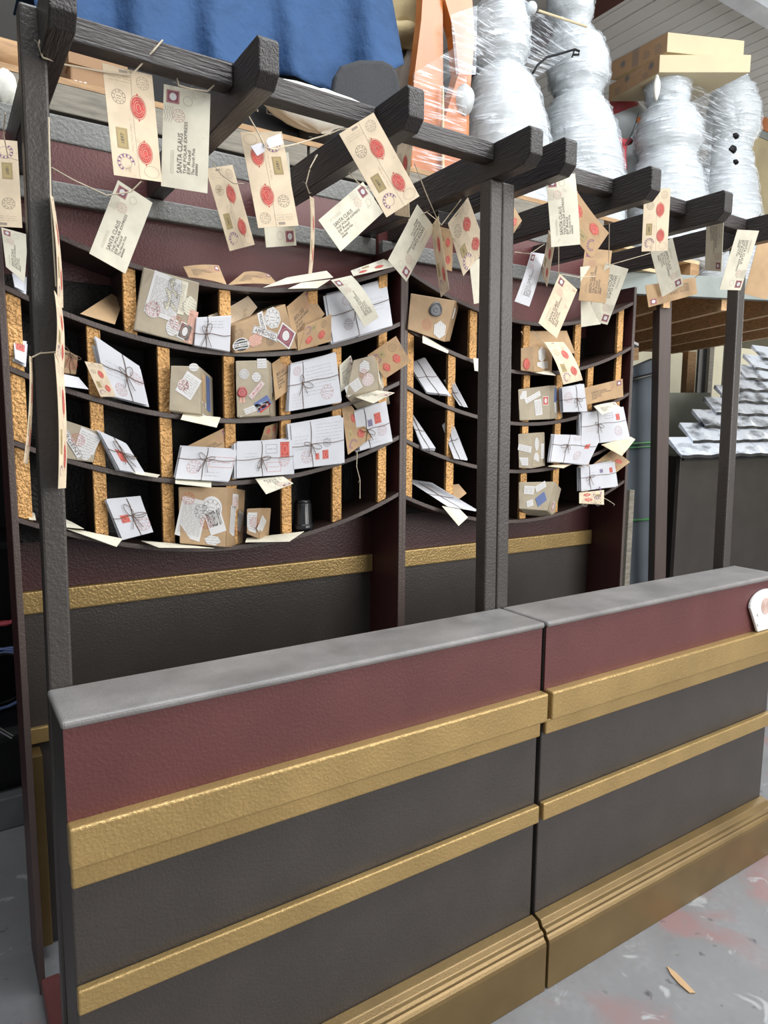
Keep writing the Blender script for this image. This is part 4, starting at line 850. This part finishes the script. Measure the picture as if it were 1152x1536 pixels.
# blue cloth hung over a rail of crates
r, a, b_ = onbox('black_crate', 120, 560, -50, 1.62, .4, MW['blackpl'], 'black crate stacked behind the draped blue cloth, mostly hidden', 'crate')
mb = MB(); nu, nv = 60, 22; vs = []; fs = []; rnd = random.Random(4)
hem = [(60, 60), (110, 70), (185, 86), (300, 104), (395, 112), (442, 114), (468, 127), (505, 140), (560, 120), (606, 96)]
def hemv(u):
    for (u0, v0), (u1, v1) in zip(hem, hem[1:]):
        if u <= u1: return v0+(v1-v0)*(u-u0)/(u1-u0)
    return hem[-1][1]
for j in range(nv+1):
    for i in range(nu+1):
        t = j/nv; s = i/nu; u0 = 40+s*(575-40); u1 = 60+s*(606-60); v = -70+(hemv(60+s*546)+70)*t; u = u0+(u1-u0)*t
        y = 1.46+.045*math.sin(s*30+1.0*math.sin(2.2*t)+.6)*(.25+.75*t)+.016*math.sin(s*58+2*t)*t+.02*math.sin(s*11)-.05*t*t
        vs.append(P(u, v, y-.05))
for j in range(nv):
    for i in range(nu): fs.append((j*(nu+1)+i, j*(nu+1)+i+1, (j+1)*(nu+1)+i+1, (j+1)*(nu+1)+i))
top = [vs[i]+V((0, .45, .02)) for i in range(nu+1)]; k0 = len(vs); vs += top
for i in range(nu): fs.append((i, k0+i, k0+i+1, i+1))
mb.mesh(vs, fs, MW['bluecloth']); tag(mb.build('blue_cloth', smooth=True, solid=.004), 'deep blue cloth draped over stored goods at the top left of the picture', 'cloth')
# grey office chair with a white pillow
cc = P(553, 150, 1.22); root = empty('office_chair', (cc.x, 1.3, ZT), 'grey fabric office chair lying among the stored goods, backrest up', 'chair')
mb = MB(); q = [(497, 150), (503, 112), (512, 97), (540, 88), (575, 89), (590, 96), (598, 112), (606, 160), (600, 190), (505, 190)]
mb.prism(px(q, 1.22), (.02, .07, .01), MW['greyfab']); part(mb, 'backrest', root, smooth=False, bevel=.018, seg=3)
mb = MB(); c1 = P(495, 212, 1.16); mb.blob(c1, (.14, .12, .055), MW['greyfab'], wob=.05); part(mb, 'seat', root, smooth=True)
mb = MB(); c2 = P(463, 200, 1.12); mb.tube([c2+V((-.03, 0, .02)), c2+V((.05, 0, .035)), c2+V((.14, 0, .02)), c2+V((.16, .02, -.05))], .026, MW['greyfab'], 10); part(mb, 'armrest', root, smooth=True)
mb = MB(); c3 = P(532, 260, 1.16); mb.tube([V((c1.x+.02, 1.18, c1.z-.04)), V((c1.x+.02, 1.18, ZT+.01))], .014, mat('chrome_tube', (.6, .62, .65), .2, metal=1), 12); part(mb, 'gas_column', root, smooth=True)
mb = MB(); cp = P(482, 167, 1.07); mb.blob(cp, (.24, .055, .072), MW['whitecloth'], 28, 16, wob=.10, seed=3); tag(mb.build('pillow', smooth=True), 'crumpled white pillow on the grey office chair', 'pillow')
mb = MB(); mb.blob(P(608, 12, 1.75), (.17, .12, .17), MW['tancloth'], 28, 18, wob=.10, seed=8); mb.blob(P(602, 55, 1.73), (.14, .10, .05), MW['tancloth'], 24, 12, wob=.06, seed=2); tag(mb.build('canvas_sack', smooth=True), 'tan canvas sack bulging between the blue cloth and the orange board', 'sack')
mb = MB(); c = P(612, 110, 1.75); mb.blob(V((c.x, c.y, (c.z+ZT)/2)), (.13, .09, (c.z-ZT)/2+.10), MW['drab'], 24, 18, wob=.06, seed=5); tag(mb.build('cloth_bundle', smooth=True), 'grey-brown cloth bundle below the tan sack beside the orange board', 'bundle')
# orange board in film
root = empty('orange_board', P(655, 330, 1.5), 'tall orange varnished board with curved edge, wrapped in clear film', 'board')
def down(q, y): # polygon whose lowest two points are taken to the platform
    out = px(q, y); return [V((p.x, p.y, max(p.z, ZT+.001))) for p in out]
mb = MB(); mb.prism(down([(636, -40), (632, 30), (622, 110), (617, 200), (616, 420), (664, 420), (664, -40)], 1.52), (.0, .05, 0), MW['orange']); part(mb, 'main_panel', root)
mb = MB(); mb.prism(down([(665, -40), (668, 0), (682, 50), (688, 110), (676, 150), (664, 190), (664, 420), (700, 420), (704, 150), (712, 60), (706, -40)], 1.50), (.0, .06, 0), MW['orange']); part(mb, 'curved_panel', root)
mb = MB(); mb.prism(down([(664, 130), (666, 128), (666, 420), (662, 420)], 1.49), (0, .01, 0), MW['pinewood']); part(mb, 'edge_strip', root)
mb = MB(); q = [(676, 22), (716, 8), (714, 112), (684, 112), (680, 70)]; mb.face(px(q, 1.46), MW['film']); part(mb, 'film', root)
mb = MB(); q = [(620, 110), (700, 60), (700, 300), (618, 300)]; mb.face(px(q, 1.465), MW['film_thin']); part(mb, 'film', root)
O = P(936, 407, 1.5); D = V((.93, -.367, 0)).normalized(); J = V((.367, .93, 0)).normalized(); ZM = O.z
# wrapped figures
def figure(spine, y, label, seed=0, shell=1.05, body=MW['snowman'], zb=ZT+.001, extra=None):
    ring_ = []
    for u, v, r in spine:
        p = P(u, v, y); ring_.append((p, r*ppm(p)))
    p, r = ring_[-1]; base = V((p.x, p.y, zb)); root = empty('wrapped_snowman', base, label, 'figure', 'film wrapped figures')
    if p.z > zb+.02: ring_.append((base, r*1.04))
    ring_ = ring_[::-1]; res = []
    for i in range(len(ring_)-1):
        for j in range(5):
            t = j/5; t2 = t*t*(3-2*t)
            res.append((ring_[i][0].lerp(ring_[i+1][0], t), ring_[i][1]*(1-t2)+ring_[i+1][1]*t2))
    res.append(ring_[-1])
    for nm, k, m in (('body', 1, body), ('plastic_wrap', shell, MW['film'])):
        mb = MB(); n = 32; vs = []; fs = []
        for h, (c, r) in enumerate(res):
            for q in range(n):
                a = 2*math.pi*q/n; rr = r*k+(0 if k == 1 else .006*math.sin(7*a+h*.9+seed)+.005*math.sin(13*a-h*1.7)); rr = max(rr, .004)
                vs.append(c+V((rr*math.cos(a), rr*math.sin(a), 0 if k == 1 or 0 < h < len(res)-1 else (.004 if h else 0))))
        for i in range(len(res)-1):
            for q in range(n): fs.append((i*n+q, i*n+(q+1) % n, (i+1)*n+(q+1) % n, (i+1)*n+q))
        fs += [tuple(range(n-1, -1, -1)), tuple(range((len(res)-1)*n, len(res)*n))]
        mb.mesh(vs, fs, m); part(mb, nm, root, smooth=True)
    return root
f1 = figure([(752, -70, 12), (752, -55, 30), (752, -20, 36), (752, 2, 30), (752, 14, 36), (752, 45, 42), (752, 80, 40), (752, 96, 33), (752, 105, 28), (753, 113, 36), (754, 126, 46), (755, 150, 54), (757, 195, 63), (758, 235, 66)], 1.6, 'tall film-wrapped white snowman figure, leftmost, in front of the orange board', 1)
f2 = figure([(856, -70, 12), (856, -50, 30), (856, -10, 34), (856, 20, 33), (858, 42, 25), (860, 52, 30), (864, 68, 40), (867, 90, 44), (868, 120, 44), (866, 140, 35), (866, 148, 32), (866, 158, 40), (867, 172, 47), (869, 200, 54), (872, 250, 60), (873, 285, 62)], 1.75, 'tall film-wrapped white snowman figure with a black twig arm, second from left', 2, zb=ZM+.123)
f3 = figure([(1000, 106, 8), (1000, 112, 20), (1001, 130, 33), (1002, 150, 31), (1002, 160, 28), (1003, 172, 38), (1003, 192, 46), (1002, 218, 47), (1001, 236, 40), (1000, 246, 42), (1000, 265, 50), (1000, 310, 55)], 1.7, 'shorter film-wrapped snowman figure under the flat cardboard boxes, left one', 3, zb=ZM+.123)
f4 = figure([(1106, 106, 4), (1106, 118, 14), (1100, 140, 30), (1100, 165, 37), (1100, 200, 36), (1095, 225, 28), (1092, 245, 34), (1088, 290, 44), (1088, 330, 48)], 1.7, 'shorter film-wrapped snowman figure under the flat cardboard boxes, right one with dark buttons', 4, zb=ZM+.001)
mb = MB(); q = [P(*p) for p in ((798, 112, 1.5), (806, 98, 1.5), (820, 86, 1.5), (842, 80, 1.5), (862, 74, 1.5), (869, 77, 1.5), (868, 82, 1.5), (860, 82, 1.5))]; mb.tube(q, .006, MW['blackpl'], 8); mb.tube([q[4], P(858, 86, 1.5)], .004, MW['blackpl'], 6); part(mb, 'twig_arm', f2, smooth=True)
for (u, v, w_) in ((1104, 204, .028), (1100, 224, .034), (1104, 243, .024)):
    mb = MB(); c = P(u, v, 1.44); mb.blob(c, (w_, .012, w_*.6), MW['blackpl'], 14, 10, wob=.25, seed=u); part(mb, 'dark_button', f4, smooth=True)
mb = MB(); mb.blob(P(985, 132, 1.62), (.02, .02, .07), MW['whitecloth'], 14, 12, wob=.1); part(mb, 'film_knot', f3, smooth=True)
mb = MB(); mb.face(px([(1012, 128, 1.58), (1100, 132, 1.58), (1108, 245, 1.58), (1040, 215, 1.58)]), MW['film_thin']); part(mb, 'film', f4)
mb = MB(); mb.face(px([(1005, 155, 1.56), (1070, 180, 1.56), (1062, 300, 1.56), (1040, 300, 1.56)]), MW['film_thin']); part(mb, 'film', f3)
mb = MB(); mb.face(px([(706, 8, 1.5), (845, 25, 1.6), (884, 60, 1.65), (800, 120, 1.5), (715, 112, 1.5)]), MW['film_thin']); part(mb, 'film', f1)
mb = MB(); mb.tube([P(808, 16, 1.5), P(850, 30, 1.5), P(880, 40, 1.52)], .006, MW['cardpale'], 6); part(mb, 'straw_stick', f2)
mb = MB(); c = P(797, 12, 1.5); mb.blob(c, (.03, .03, .03), MW['snowman'], 14, 10); part(mb, 'pompom', f1, smooth=True)
mb = MB(); c = P(696, 150, 1.5); mb.blob(c, (.05, .05, .07), MW['snowman'], 16, 12, wob=.05); part(mb, 'mitten', f1, smooth=True)
# red and white figure behind
def sphere_fig():
    y = 2.1; p = P(945, 300, y); root = empty('toy_figure', (p.x, y, ZM+.122), 'small film-wrapped figure with red hat and scarf, behind the shorter snowmen', 'figure', 'film wrapped figures')
    for nm, u, v, r, m, sq in (('body', 948, 250, 46, MW['snowman'], 1.25), ('head', 936, 190, 34, MW['snowman'], 1), ('hat', 930, 168, 28, MW['redpaint'], .7)):
        c = P(u, v, y); k = r*ppm(c); mb = MB(); mb.blob(c, (k, k, k*sq), m, 22, 14, wob=.02); part(mb, nm, root, smooth=True)
    mb = MB(); mb.tube([P(918, 208, 1.9), P(935, 214, 1.88), P(945, 212, 1.9)], .022, MW['redpaint'], 8); mb.tube([P(936, 214, 1.88), P(934, 235, 1.86), P(936, 255, 1.86)], .022, MW['redpaint'], 8); part(mb, 'scarf', root, smooth=True)
    mb = MB(); mb.tube([P(958, 180, 1.85), P(962, 186, 1.82), P(970, 190, 1.78)], .014, MW['orange'], 8, rr=[.022, .014, .003]); part(mb, 'carrot_nose', root, smooth=True)
    mb = MB(); mb.tube([P(958, 170, 1.75), P(948, 200, 1.75), P(938, 218, 1.75)], .004, MW['blackpl'], 6); part(mb, 'wire', root)
    c = P(948, 250, y); mb = MB(); mb.box(c.x-.12, c.x+.12, y-.12, y+.12, ZM+.122, c.z-.09, MW['drab']); part(mb, 'base_block', root)
sphere_fig()
# flat boxes lying on the wrapped figures
zt = P(1002, 48, 1.75).z
def flatbox(tl, tr, bl, side, label, marks):
    a = P(tl[0], tl[1], 1.62); b_ = Pz(tr[0], tr[1], a.z); lo = P(bl[0], bl[1], 1.62); h = a.z-lo.z; c = Pz(side[0], side[1], a.z); e = c-a
    root = empty('flat_cardboard_box', lo, label, 'box', 'flat boxes on the figures')
    T = [a, b_, b_+e, a+e]; B = [p-V((0, 0, h)) for p in T]
    mb = MB(); mb.hexa(B, T, MW['cardpale']); part(mb, 'long_side', root, bevel=.003)
    f, W, L = quad_fn([T[3], T[0], B[0], B[3]])
    mb = MB(); mb.keep = True; g = lambda x, y, hh=0: f(x, y, hh+.001)
    rect(mb, g, (W/2, L/2), W, L, MW['card'], 1)
    for it in marks:
        if it[0] == 'bar':
            for i in range(9): rect(mb, g, (it[1]*W, it[2]*L+(i-4)*.012), .05, .006, M['ink'], 2)
        elif it[0] == 'dot': disc(mb, g, (it[1]*W, it[2]*L), .016, .016, M['ink'], 2, 14); ring(mb, g, (it[1]*W, it[2]*L), .022, .022, .003, M['ink'], 2)
        elif it[0] == 'frame': frame(mb, g, (it[1]*W, it[2]*L), .12, .08, .002, M['faint'], 2)
        else:
            for i in range(it[3]): line(mb, g, [(it[1]*W-.03, it[2]*L+i*.012), (it[1]*W+.03*(.4+.6*((i*7) % 5)/5), it[2]*L+i*.012)], .004, M['ink'], 2)
    part(mb, 'printed_end', root, 'brown printed end with barcode marks')
    return root
flatbox((990, 82), (1127, 82), (994, 111), (914, 128), 'lower flat cardboard box with printed brown end, lying on the wrapped figures', [('dot', .38, .25), ('frame', .55, .6), ('txt', .2, .5, 4), ('dot', .85, .35), ('txt', .75, .6, 3)])
flatbox((1002, 48), (1117, 61), (1003, 79), (918, 93), 'upper flat cardboard box, on top of the stack by the ceiling', [('dot', .22, .45), ('bar', .45, .45), ('txt', .66, .45, 4), ('txt', .86, .4, 5)])
# rack panel at the right picture edge
p0 = P(1118, 250, 2.72); root = empty('storage_rack', (p0.x+.6, 2.75, 0), 'storage rack with tan board and orange beam at the right picture edge', 'rack')
for nm, v0, v1, m in (('tan_board', 197, 345, mat('tan_board', (.55, .46, .27), .7)), ('grey_beam', 184, 196, MW['palegreen']), ('orange_beam', 162, 183, MW['orange'])):
    a, b_ = P(1118, v1, 2.72), P(1118, v0, 2.72); mb = MB(); mb.box(a.x, a.x+1.5, 2.72, 2.76, a.z, b_.z, m); part(mb, nm, root)
for dx in (.02, 1.4):
    mb = MB(); mb.box(p0.x+dx, p0.x+dx+.07, 2.765, 2.83, 0, P(1118, 160, 2.72).z, MW['palegreen']); part(mb, 'upright', root)
# pallets under the figures
def pallet(x0, y0, x1, y1, z, label):
    root = empty('wooden_pallet', ((x0+x1)/2, (y0+y1)/2, z), label, 'pallet', 'pallets under the figures')
    n = 5
    for i in range(n):
        ya = y0+(y1-y0)*i/n; mb = MB(); mb.box(x0, x1, ya, ya+(y1-y0)/n*.72, z+.10, z+.12, MW['pinewood']); part(mb, 'deck_board', root)
    for i in range(3):
        xa = x0+(x1-x0-.09)*i/2; mb = MB(); mb.box(xa, xa+.09, y0, y1, z+.02, z+.0995, MW['timber']); part(mb, 'stringer', root)
    for i in range(3):
        ya = y0+(y1-y0-.1)*i/2; mb = MB(); mb.box(x0, x1, ya, ya+.1, z, z+.0195, MW['pinewood']); part(mb, 'bottom_board', root)
pallet(1.62, 1.42, 2.75, 2.3, ZM+.001, 'pine pallet seen between the farther rafters, below the wrapped figures')
# mezzanine at the right, turned a little
root = empty('mezzanine', (O.x, O.y, 0), 'timber mezzanine with pale green edge beam and open joists at right', 'mezzanine')
def obox(mb, o, d, j, l, w, z0, z1, m):
    q = [o, o+d*l, o+d*l+j*w, o+j*w]; mb.hexa([V((p.x, p.y, z0)) for p in q], [V((p.x, p.y, z1)) for p in q], m)
mb = MB(); obox(mb, O-D*.62, D, J, 2.8, .045, ZM-.125, ZM, MW['palegreen']); part(mb, 'edge_beam', root, bevel=.003)
for i in range(7):
    mb = MB(); obox(mb, O-D*.5+D*.40*i+J*.046, D, J, .045, 2.35, ZM-.19, ZM-.021, MW['joistwood']); part(mb, 'joist', root)
for i in range(7):
    mb = MB(); obox(mb, O-D*.6+J*(.05+.335*i), D, J, 2.7, .325, ZM-.02, ZM, MW['timber']); part(mb, 'floor_board', root)
mb = MB(); obox(mb, O-D*.5+J*2.40, D, J, 2.6, .045, ZM-.17, ZM-.021, MW['timber']); part(mb, 'rear_beam', root)
t = P(988, 470, 1.35); b0 = P(986, 866, 1.35)
pp = V((P(987, 640, 1.46).x, 1.46, 0))
d1, d2 = V((.86, -.5, 0))*.078, V((.5, .86, 0))*.10; A0, A1 = V((P(984, 820, 1.46).x, 1.46, 0)), V((P(988, 480, 1.46).x, 1.46, 0))
bot = V((A0.x*1.35-A1.x*.35, 1.46, 0)); topz = V((A1.x, 1.46, ZM-.128))
mb = MB(); mb.hexa([bot, bot+d1, bot+d1+d2, bot+d2], [topz, topz+d1, topz+d1+d2, topz+d2], mat('brown_stained_post', (.075, .05, .042), .5, bump=.4, bscale=40, stretch=(4, 4, .5))); pp = V((A1.x, 1.46, 0)); part(mb, 'post', root, 'dark brown stained post', bevel=.004)
mb = MB(); obox(mb, pp+V((.012, .006, 0)), V((.86, -.5, 0)), V((.5, .86, 0)), .05, .05, ZM-.127, ZM+.0, MW['palegreen']); part(mb, 'post_cap', root)
mb = MB(); obox(mb, O+D*2.05+J*2.3, D, J, .09, .09, 0, ZM-.172, MW['timber']); part(mb, 'post', root)
# foam panel with straps
root = empty('foam_panel', P(960, 868, 1.62), 'dark grey foam panel bound with green straps, leaning behind the farther shelf', 'panel')
mb = MB(); q = [(905, 574, 1.66), (940, 556, 1.66), (985, 537, 1.66), (984, 640, 1.66), (980, 760, 1.65), (984, 935, 1.62), (905, 950, 1.62)]
q = px(q); q[5].z = q[6].z = .002; mb.prism(q, (0, .05, 0), MW['foam']); part(mb, 'sheet', root)
for v, m, r in ((568, MW['blackpl'], .012), (663, MW['greenrope'], .008), (669, MW['greenrope'], .006), (778, MW['greenrope'], .009)):
    mb = MB(); mb.tube([P(905, v+8, 1.645), P(940, v+3, 1.64), P(986, v-8 if v < 600 else v, 1.645)], r, m, 8); part(mb, 'strap', root, 'black strap' if v < 600 else 'green strap', smooth=True)
mb = MB(); q = px([(945, 735, 1.50), (952, 735, 1.50), (944, 880, 1.42), (936, 880, 1.42)]); q[2].z = q[3].z = .002; mb.prism(q, (0, .03, 0), MW['timber_grey']); tag(mb.build('timber_batten'), 'thin raw timber batten standing beside the right side panel of the farther shelf', 'batten')
mb = MB(); q = px([(990, 589, 2.62), (1066, 589, 2.62), (1066, 800, 2.6), (985, 800, 2.6)]); q[2].z = q[3].z = .002; mb.prism(q, (0, .02, 0), MW['sage']); tag(mb.build('sage_board'), 'pale sage green board standing between the brown post and the snowy roof house', 'board')
mb = MB(); q = px([(920, 500, 1.8), (957, 516, 1.8), (957, 523, 1.8), (920, 527, 1.8)]); mb.prism(q, (0, .3, 0), mat('dark_slate', (.05, .055, .06), .6)); mb.prism(px([(920, 497, 1.79), (958, 515, 1.79), (958, 519, 1.79), (920, 502, 1.79)]), (0, .01, 0), M['label']); mb.prism(px([(920, 526, 1.79), (958, 521, 1.79), (958, 540, 1.79), (920, 540, 1.79)]), (0, .04, 0), MW['timber']); o = tag(mb.build('model_gable'), 'small dark gable piece with white edges behind the farther shelf', 'model')
# cream partition with dark opening
mb = MB(); a = P(905, 600, 3.9); b_ = P(1200, 600, 3.9); mb.box(a.x, b_.x+2, 3.9, 4.0, 0, 2.62, MW['creamwall']); struct(mb.build('wall_partition'))
a = P(1044, 595, 3.88); b_ = P(1060, 520, 3.88); mb = MB(); mb.box(a.x, b_.x, 3.87, 3.899, a.z-1.2, b_.z, M['black']); struct(mb.build('door_1'))
mb = MB(); mb.box(b_.x, b_.x+.09, 3.83, 3.899, 0, b_.z+.02, MW['timber_grey']); struct(mb.build('trim_3'))
# model house with snowy slate roof
yw = 1.8; a = P(1021, 684, yw); root = empty('model_house', (a.x+.7, yw+.3, 0), 'brown model house with a snow covered slate roof, at right behind the counters', 'model house')
mb = MB(); mb.box(a.x, a.x+2.8, yw, yw+.035, .001, a.z, M['brown']); mb.box(a.x+.6, a.x+2.8, yw+.034, yw+.75, .001, a.z-.03, M['brown']); part(mb, 'wall', root, bevel=.004)
mroof, nt, b = new_mat('snowy_slates'); N = nt.nodes
tc0 = N.new('ShaderNodeTexCoord'); tc = N.new('ShaderNodeMapping'); tc.inputs['Scale'].default_value = (.55, 1, 1.6); lk(nt, tc0.outputs['Object'], tc.inputs['Vector']); _o = tc.outputs[0]
def noise(sc, det=6, dis=0):
    n = N.new('ShaderNodeTexNoise'); n.inputs['Scale'].default_value = sc; n.inputs['Detail'].default_value = det; n.inputs['Distortion'].default_value = dis; lk(nt, _o, n.inputs['Vector']); return n.outputs['Fac']
c = mixc(ramp(noise(8, 3, .2), .33, .52), (.04, .05, .07), (.78, .85, .95)); lk(nt, c, b.inputs['Base Color']); b.inputs['Roughness'].default_value = .35
bp = N.new('ShaderNodeBump'); bp.inputs['Strength'].default_value = .5; bp.inputs['Distance'].default_value = .01; lk(nt, noise(14, 3), bp.inputs['Height']); lk(nt, bp.outputs[0], b.inputs['Normal'])
def edge_x(y, z):
    lo, hi = 2.0, 6.0
    for _ in range(40):
        mid = (lo+hi)/2; d = V((mid, y, z))-CAM; w = d.dot(FW); u = 576+FPX*d.dot(R2)/w; v = 768-FPX*d.dot(U2)/w
        if u < 1017+max(0, 682-v)*.86: lo = mid
        else: hi = mid
    return lo
ze = a.z+.0; nrow = 9
for k in range(nrow):
    y0 = yw-.05+.075*k; z0 = ze+.107*k; y1 = y0+.092; z1 = z0+.128; xa = edge_x(y0, z0); xb = a.x+3.2-.05*k
    if xa > xb-.15: break
    n = 44; vs = []; fs = []; rnd = random.Random(k)
    w = [rnd.uniform(-.002, .003) for _ in range(n+1)]
    for i in range(n+1):
        x = xa+(xb-xa)*i/n; dz = w[i//3*3 if i//3*3 <= n else n]+.004*math.sin(x*23+k*1.7)
        bump = .004*math.sin(x*31+k*2)
        vs += [(x, y0-.03+bump*.5, z0-.012+dz), (x, y0-.026+bump*.5, z0+.010+dz), (x, y1, z1+.010), (x, y1+.01, z1-.02)]
    for i in range(n):
        for j in range(4): fs.append((4*i+j, 4*i+(j+1) % 4, 4*i+4+(j+1) % 4, 4*i+4+j))
    fs += [(3, 2, 1, 0), (4*n, 4*n+1, 4*n+2, 4*n+3)]
    mb = MB(); mb.mesh(vs, [f_ for q_, f_ in enumerate(fs) if not (q_ < 4*n and q_ % 4 in (0, 3))], mroof); mb.mesh(vs, [f_ for q_, f_ in enumerate(fs) if q_ < 4*n and q_ % 4 in (0, 3)], M['black']); part(mb, 'slate_course', root)
mb = MB(); mb.box(a.x+.02, a.x+2.85, yw-.015, yw+.02, a.z-.035, a.z+.004, M['black']); part(mb, 'eaves_board', root)
# clutter left of the nearer shelf
mb = MB(); mb.box(-2.6, -1.0, 1.62, 2.5, .001, .13, mat('grey_plinth', (.10, .105, .11), .6, var=.3)); tag(mb.build('plinth', bevel=.006), 'low grey plinth on the floor behind the left side panel', 'plinth')
root = empty('tool_bag', P(10, 1200, 1.75), 'black tool bag with a metal buckle at the left picture edge', 'bag')
c = P(2, 1130, 1.75); mb = MB(); mb.box(c.x-.3, c.x+.13, 1.66, 1.95, .131, c.z+.13, MW['blackpl']); part(mb, 'bag_body', root, bevel=.05, seg=4)
mb = MB(); cb = P(4, 1096, 1.655); mb.tube([cb+V((-.03, -.01, .03)), cb+V((.0, -.012, -.0)), cb+V((.03, -.01, -.03))], .008, mat('bright_metal', (.7, .72, .75), .25, metal=1), 8); part(mb, 'buckle', root)
root = empty('cable_coil', P(8, 1030, 1.8), 'coils of blue and black cable hanging at the left picture edge', 'cable')
zr = random.Random(3)
for i in range(6):
    c = P(2+zr.uniform(-6, 10), 1010+i*6, 1.9); r = .09+.012*i; mb = MB(); ax = zr.uniform(-.3, .3)
    mb.tube([c+V((r*math.cos(t*.35), .02*math.sin(t)+.03*i-.08, r*1.2*math.sin(t*.35)+ax*.02)) for t in range(19)], .007, M['blue'] if i % 2 else MW['blackpl'], 6); part(mb, 'loop', root, 'blue loop' if i % 2 else 'black loop', smooth=True)
root = empty('steel_shelving', (-1.8, 2.2, 0), 'dark steel shelving in the gloom at the left picture edge', 'shelving')
for z in (.6, 1.05, 1.6, 2.1):
    mb = MB(); mb.box(-2.6, -1.02, 1.98, 2.45, z, z+.03, MW['blackpl']); part(mb, 'shelf_board', root)
for x in (-2.6, -1.06):
    for y in (1.98, 2.41):
        mb = MB(); mb.box(x, x+.04, y, y+.04, .131, 2.3, MW['blackpl']); part(mb, 'upright', root)
mb = MB(); mb.box(-2.6, -1.0, 2.46, 2.48, .131, 2.3, MW['blackpl']); part(mb, 'rear_sheet', root)
mb = MB(); c = P(6, 935, 1.95); mb.blob(c, (.03, .02, .012), MW['redpaint'], 12, 8); mb.tube([c, c+V((.05, .0, .01))], .006, MW['redpaint'], 6); o = tag(mb.build('clamp', smooth=True), 'small red clamp in the dark at the left picture edge', 'clamp')
mb = MB(); c = P(8, 152, .90); mb.blob(V((c.x, .90, 2.452)), (.035, .03, .045), MW['whitecloth'], 18, 12, wob=.12, seed=6); tag(mb.build('plastic_bag', smooth=True), 'crumpled white plastic bag on the shelf top left of the tall post', 'bag')
mb = MB(); a = P(-20, 100, 1.02); b_ = P(26, 100, 1.02); mb.tube([V((a.x-.3, 1.06, ZT+.045)), V((b_.x+.02, 1.06, ZT+.045))], .042, MW['timber'], 16); tag(mb.build('round_timber', smooth=True), 'round timber lying on the platform at the upper left picture edge', 'timber')
# scrap on the floor
mb = MB(); q = [Pz(u, v, .002) for u, v in ((1000, 1450), (1012, 1458), (1026, 1472), (1043, 1490), (1034, 1490), (1018, 1476), (1006, 1462))]; mb.prism(q, (0, 0, .003), M['tan']); tag(mb.build('paper_scrap'), 'pale scrap of torn tape stuck on the concrete floor', 'scrap')
# ------------------------------------------------------------------ light
w = bpy.data.worlds.new('daylight'); SC.world = w; w.use_nodes = True
bg = w.node_tree.nodes['Background']; bg.inputs['Color'].default_value = (.93, .97, 1.0, 1); bg.inputs['Strength'].default_value = .5
def area(name, loc, target, sx, sy, power, col):
    d = bpy.data.lights.new(name, 'AREA'); d.shape = 'RECTANGLE'; d.size = sx; d.size_y = sy; d.energy = power; d.color = col
    o = bpy.data.objects.new(name, d); COL.objects.link(o); o.location = loc
    o.rotation_euler = (V(target)-V(loc)).to_track_quat('-Z', 'Y').to_euler(); return o
area('roof_light', (-.6, -.6, 4.9), (-.6, -.2, 0), 2.4, 2.2, 130, (.94, .97, 1))
area('roof_light', (2.2, -.8, 4.9), (1.6, -.2, 0), 2.6, 1.6, 110, (.94, .97, 1))
area('door_light', (2.6, -4.4, 2.8), (0.2, .4, 1.3), 4, 3.2, 290, (1, .98, .95))
area('right_fill_light', (11.5, 2.5, 3.0), (3, 1.8, 2.8), 3, 2.4, 230, (1, .98, .93))  # added fill without a known source, lifts the ceiling and right-hand faces
vs_ = SC.view_settings; vs_.view_transform = 'Standard'; vs_.look = 'None'; vs_.exposure = 0; vs_.gamma = 1; vs_.use_curve_mapping = False
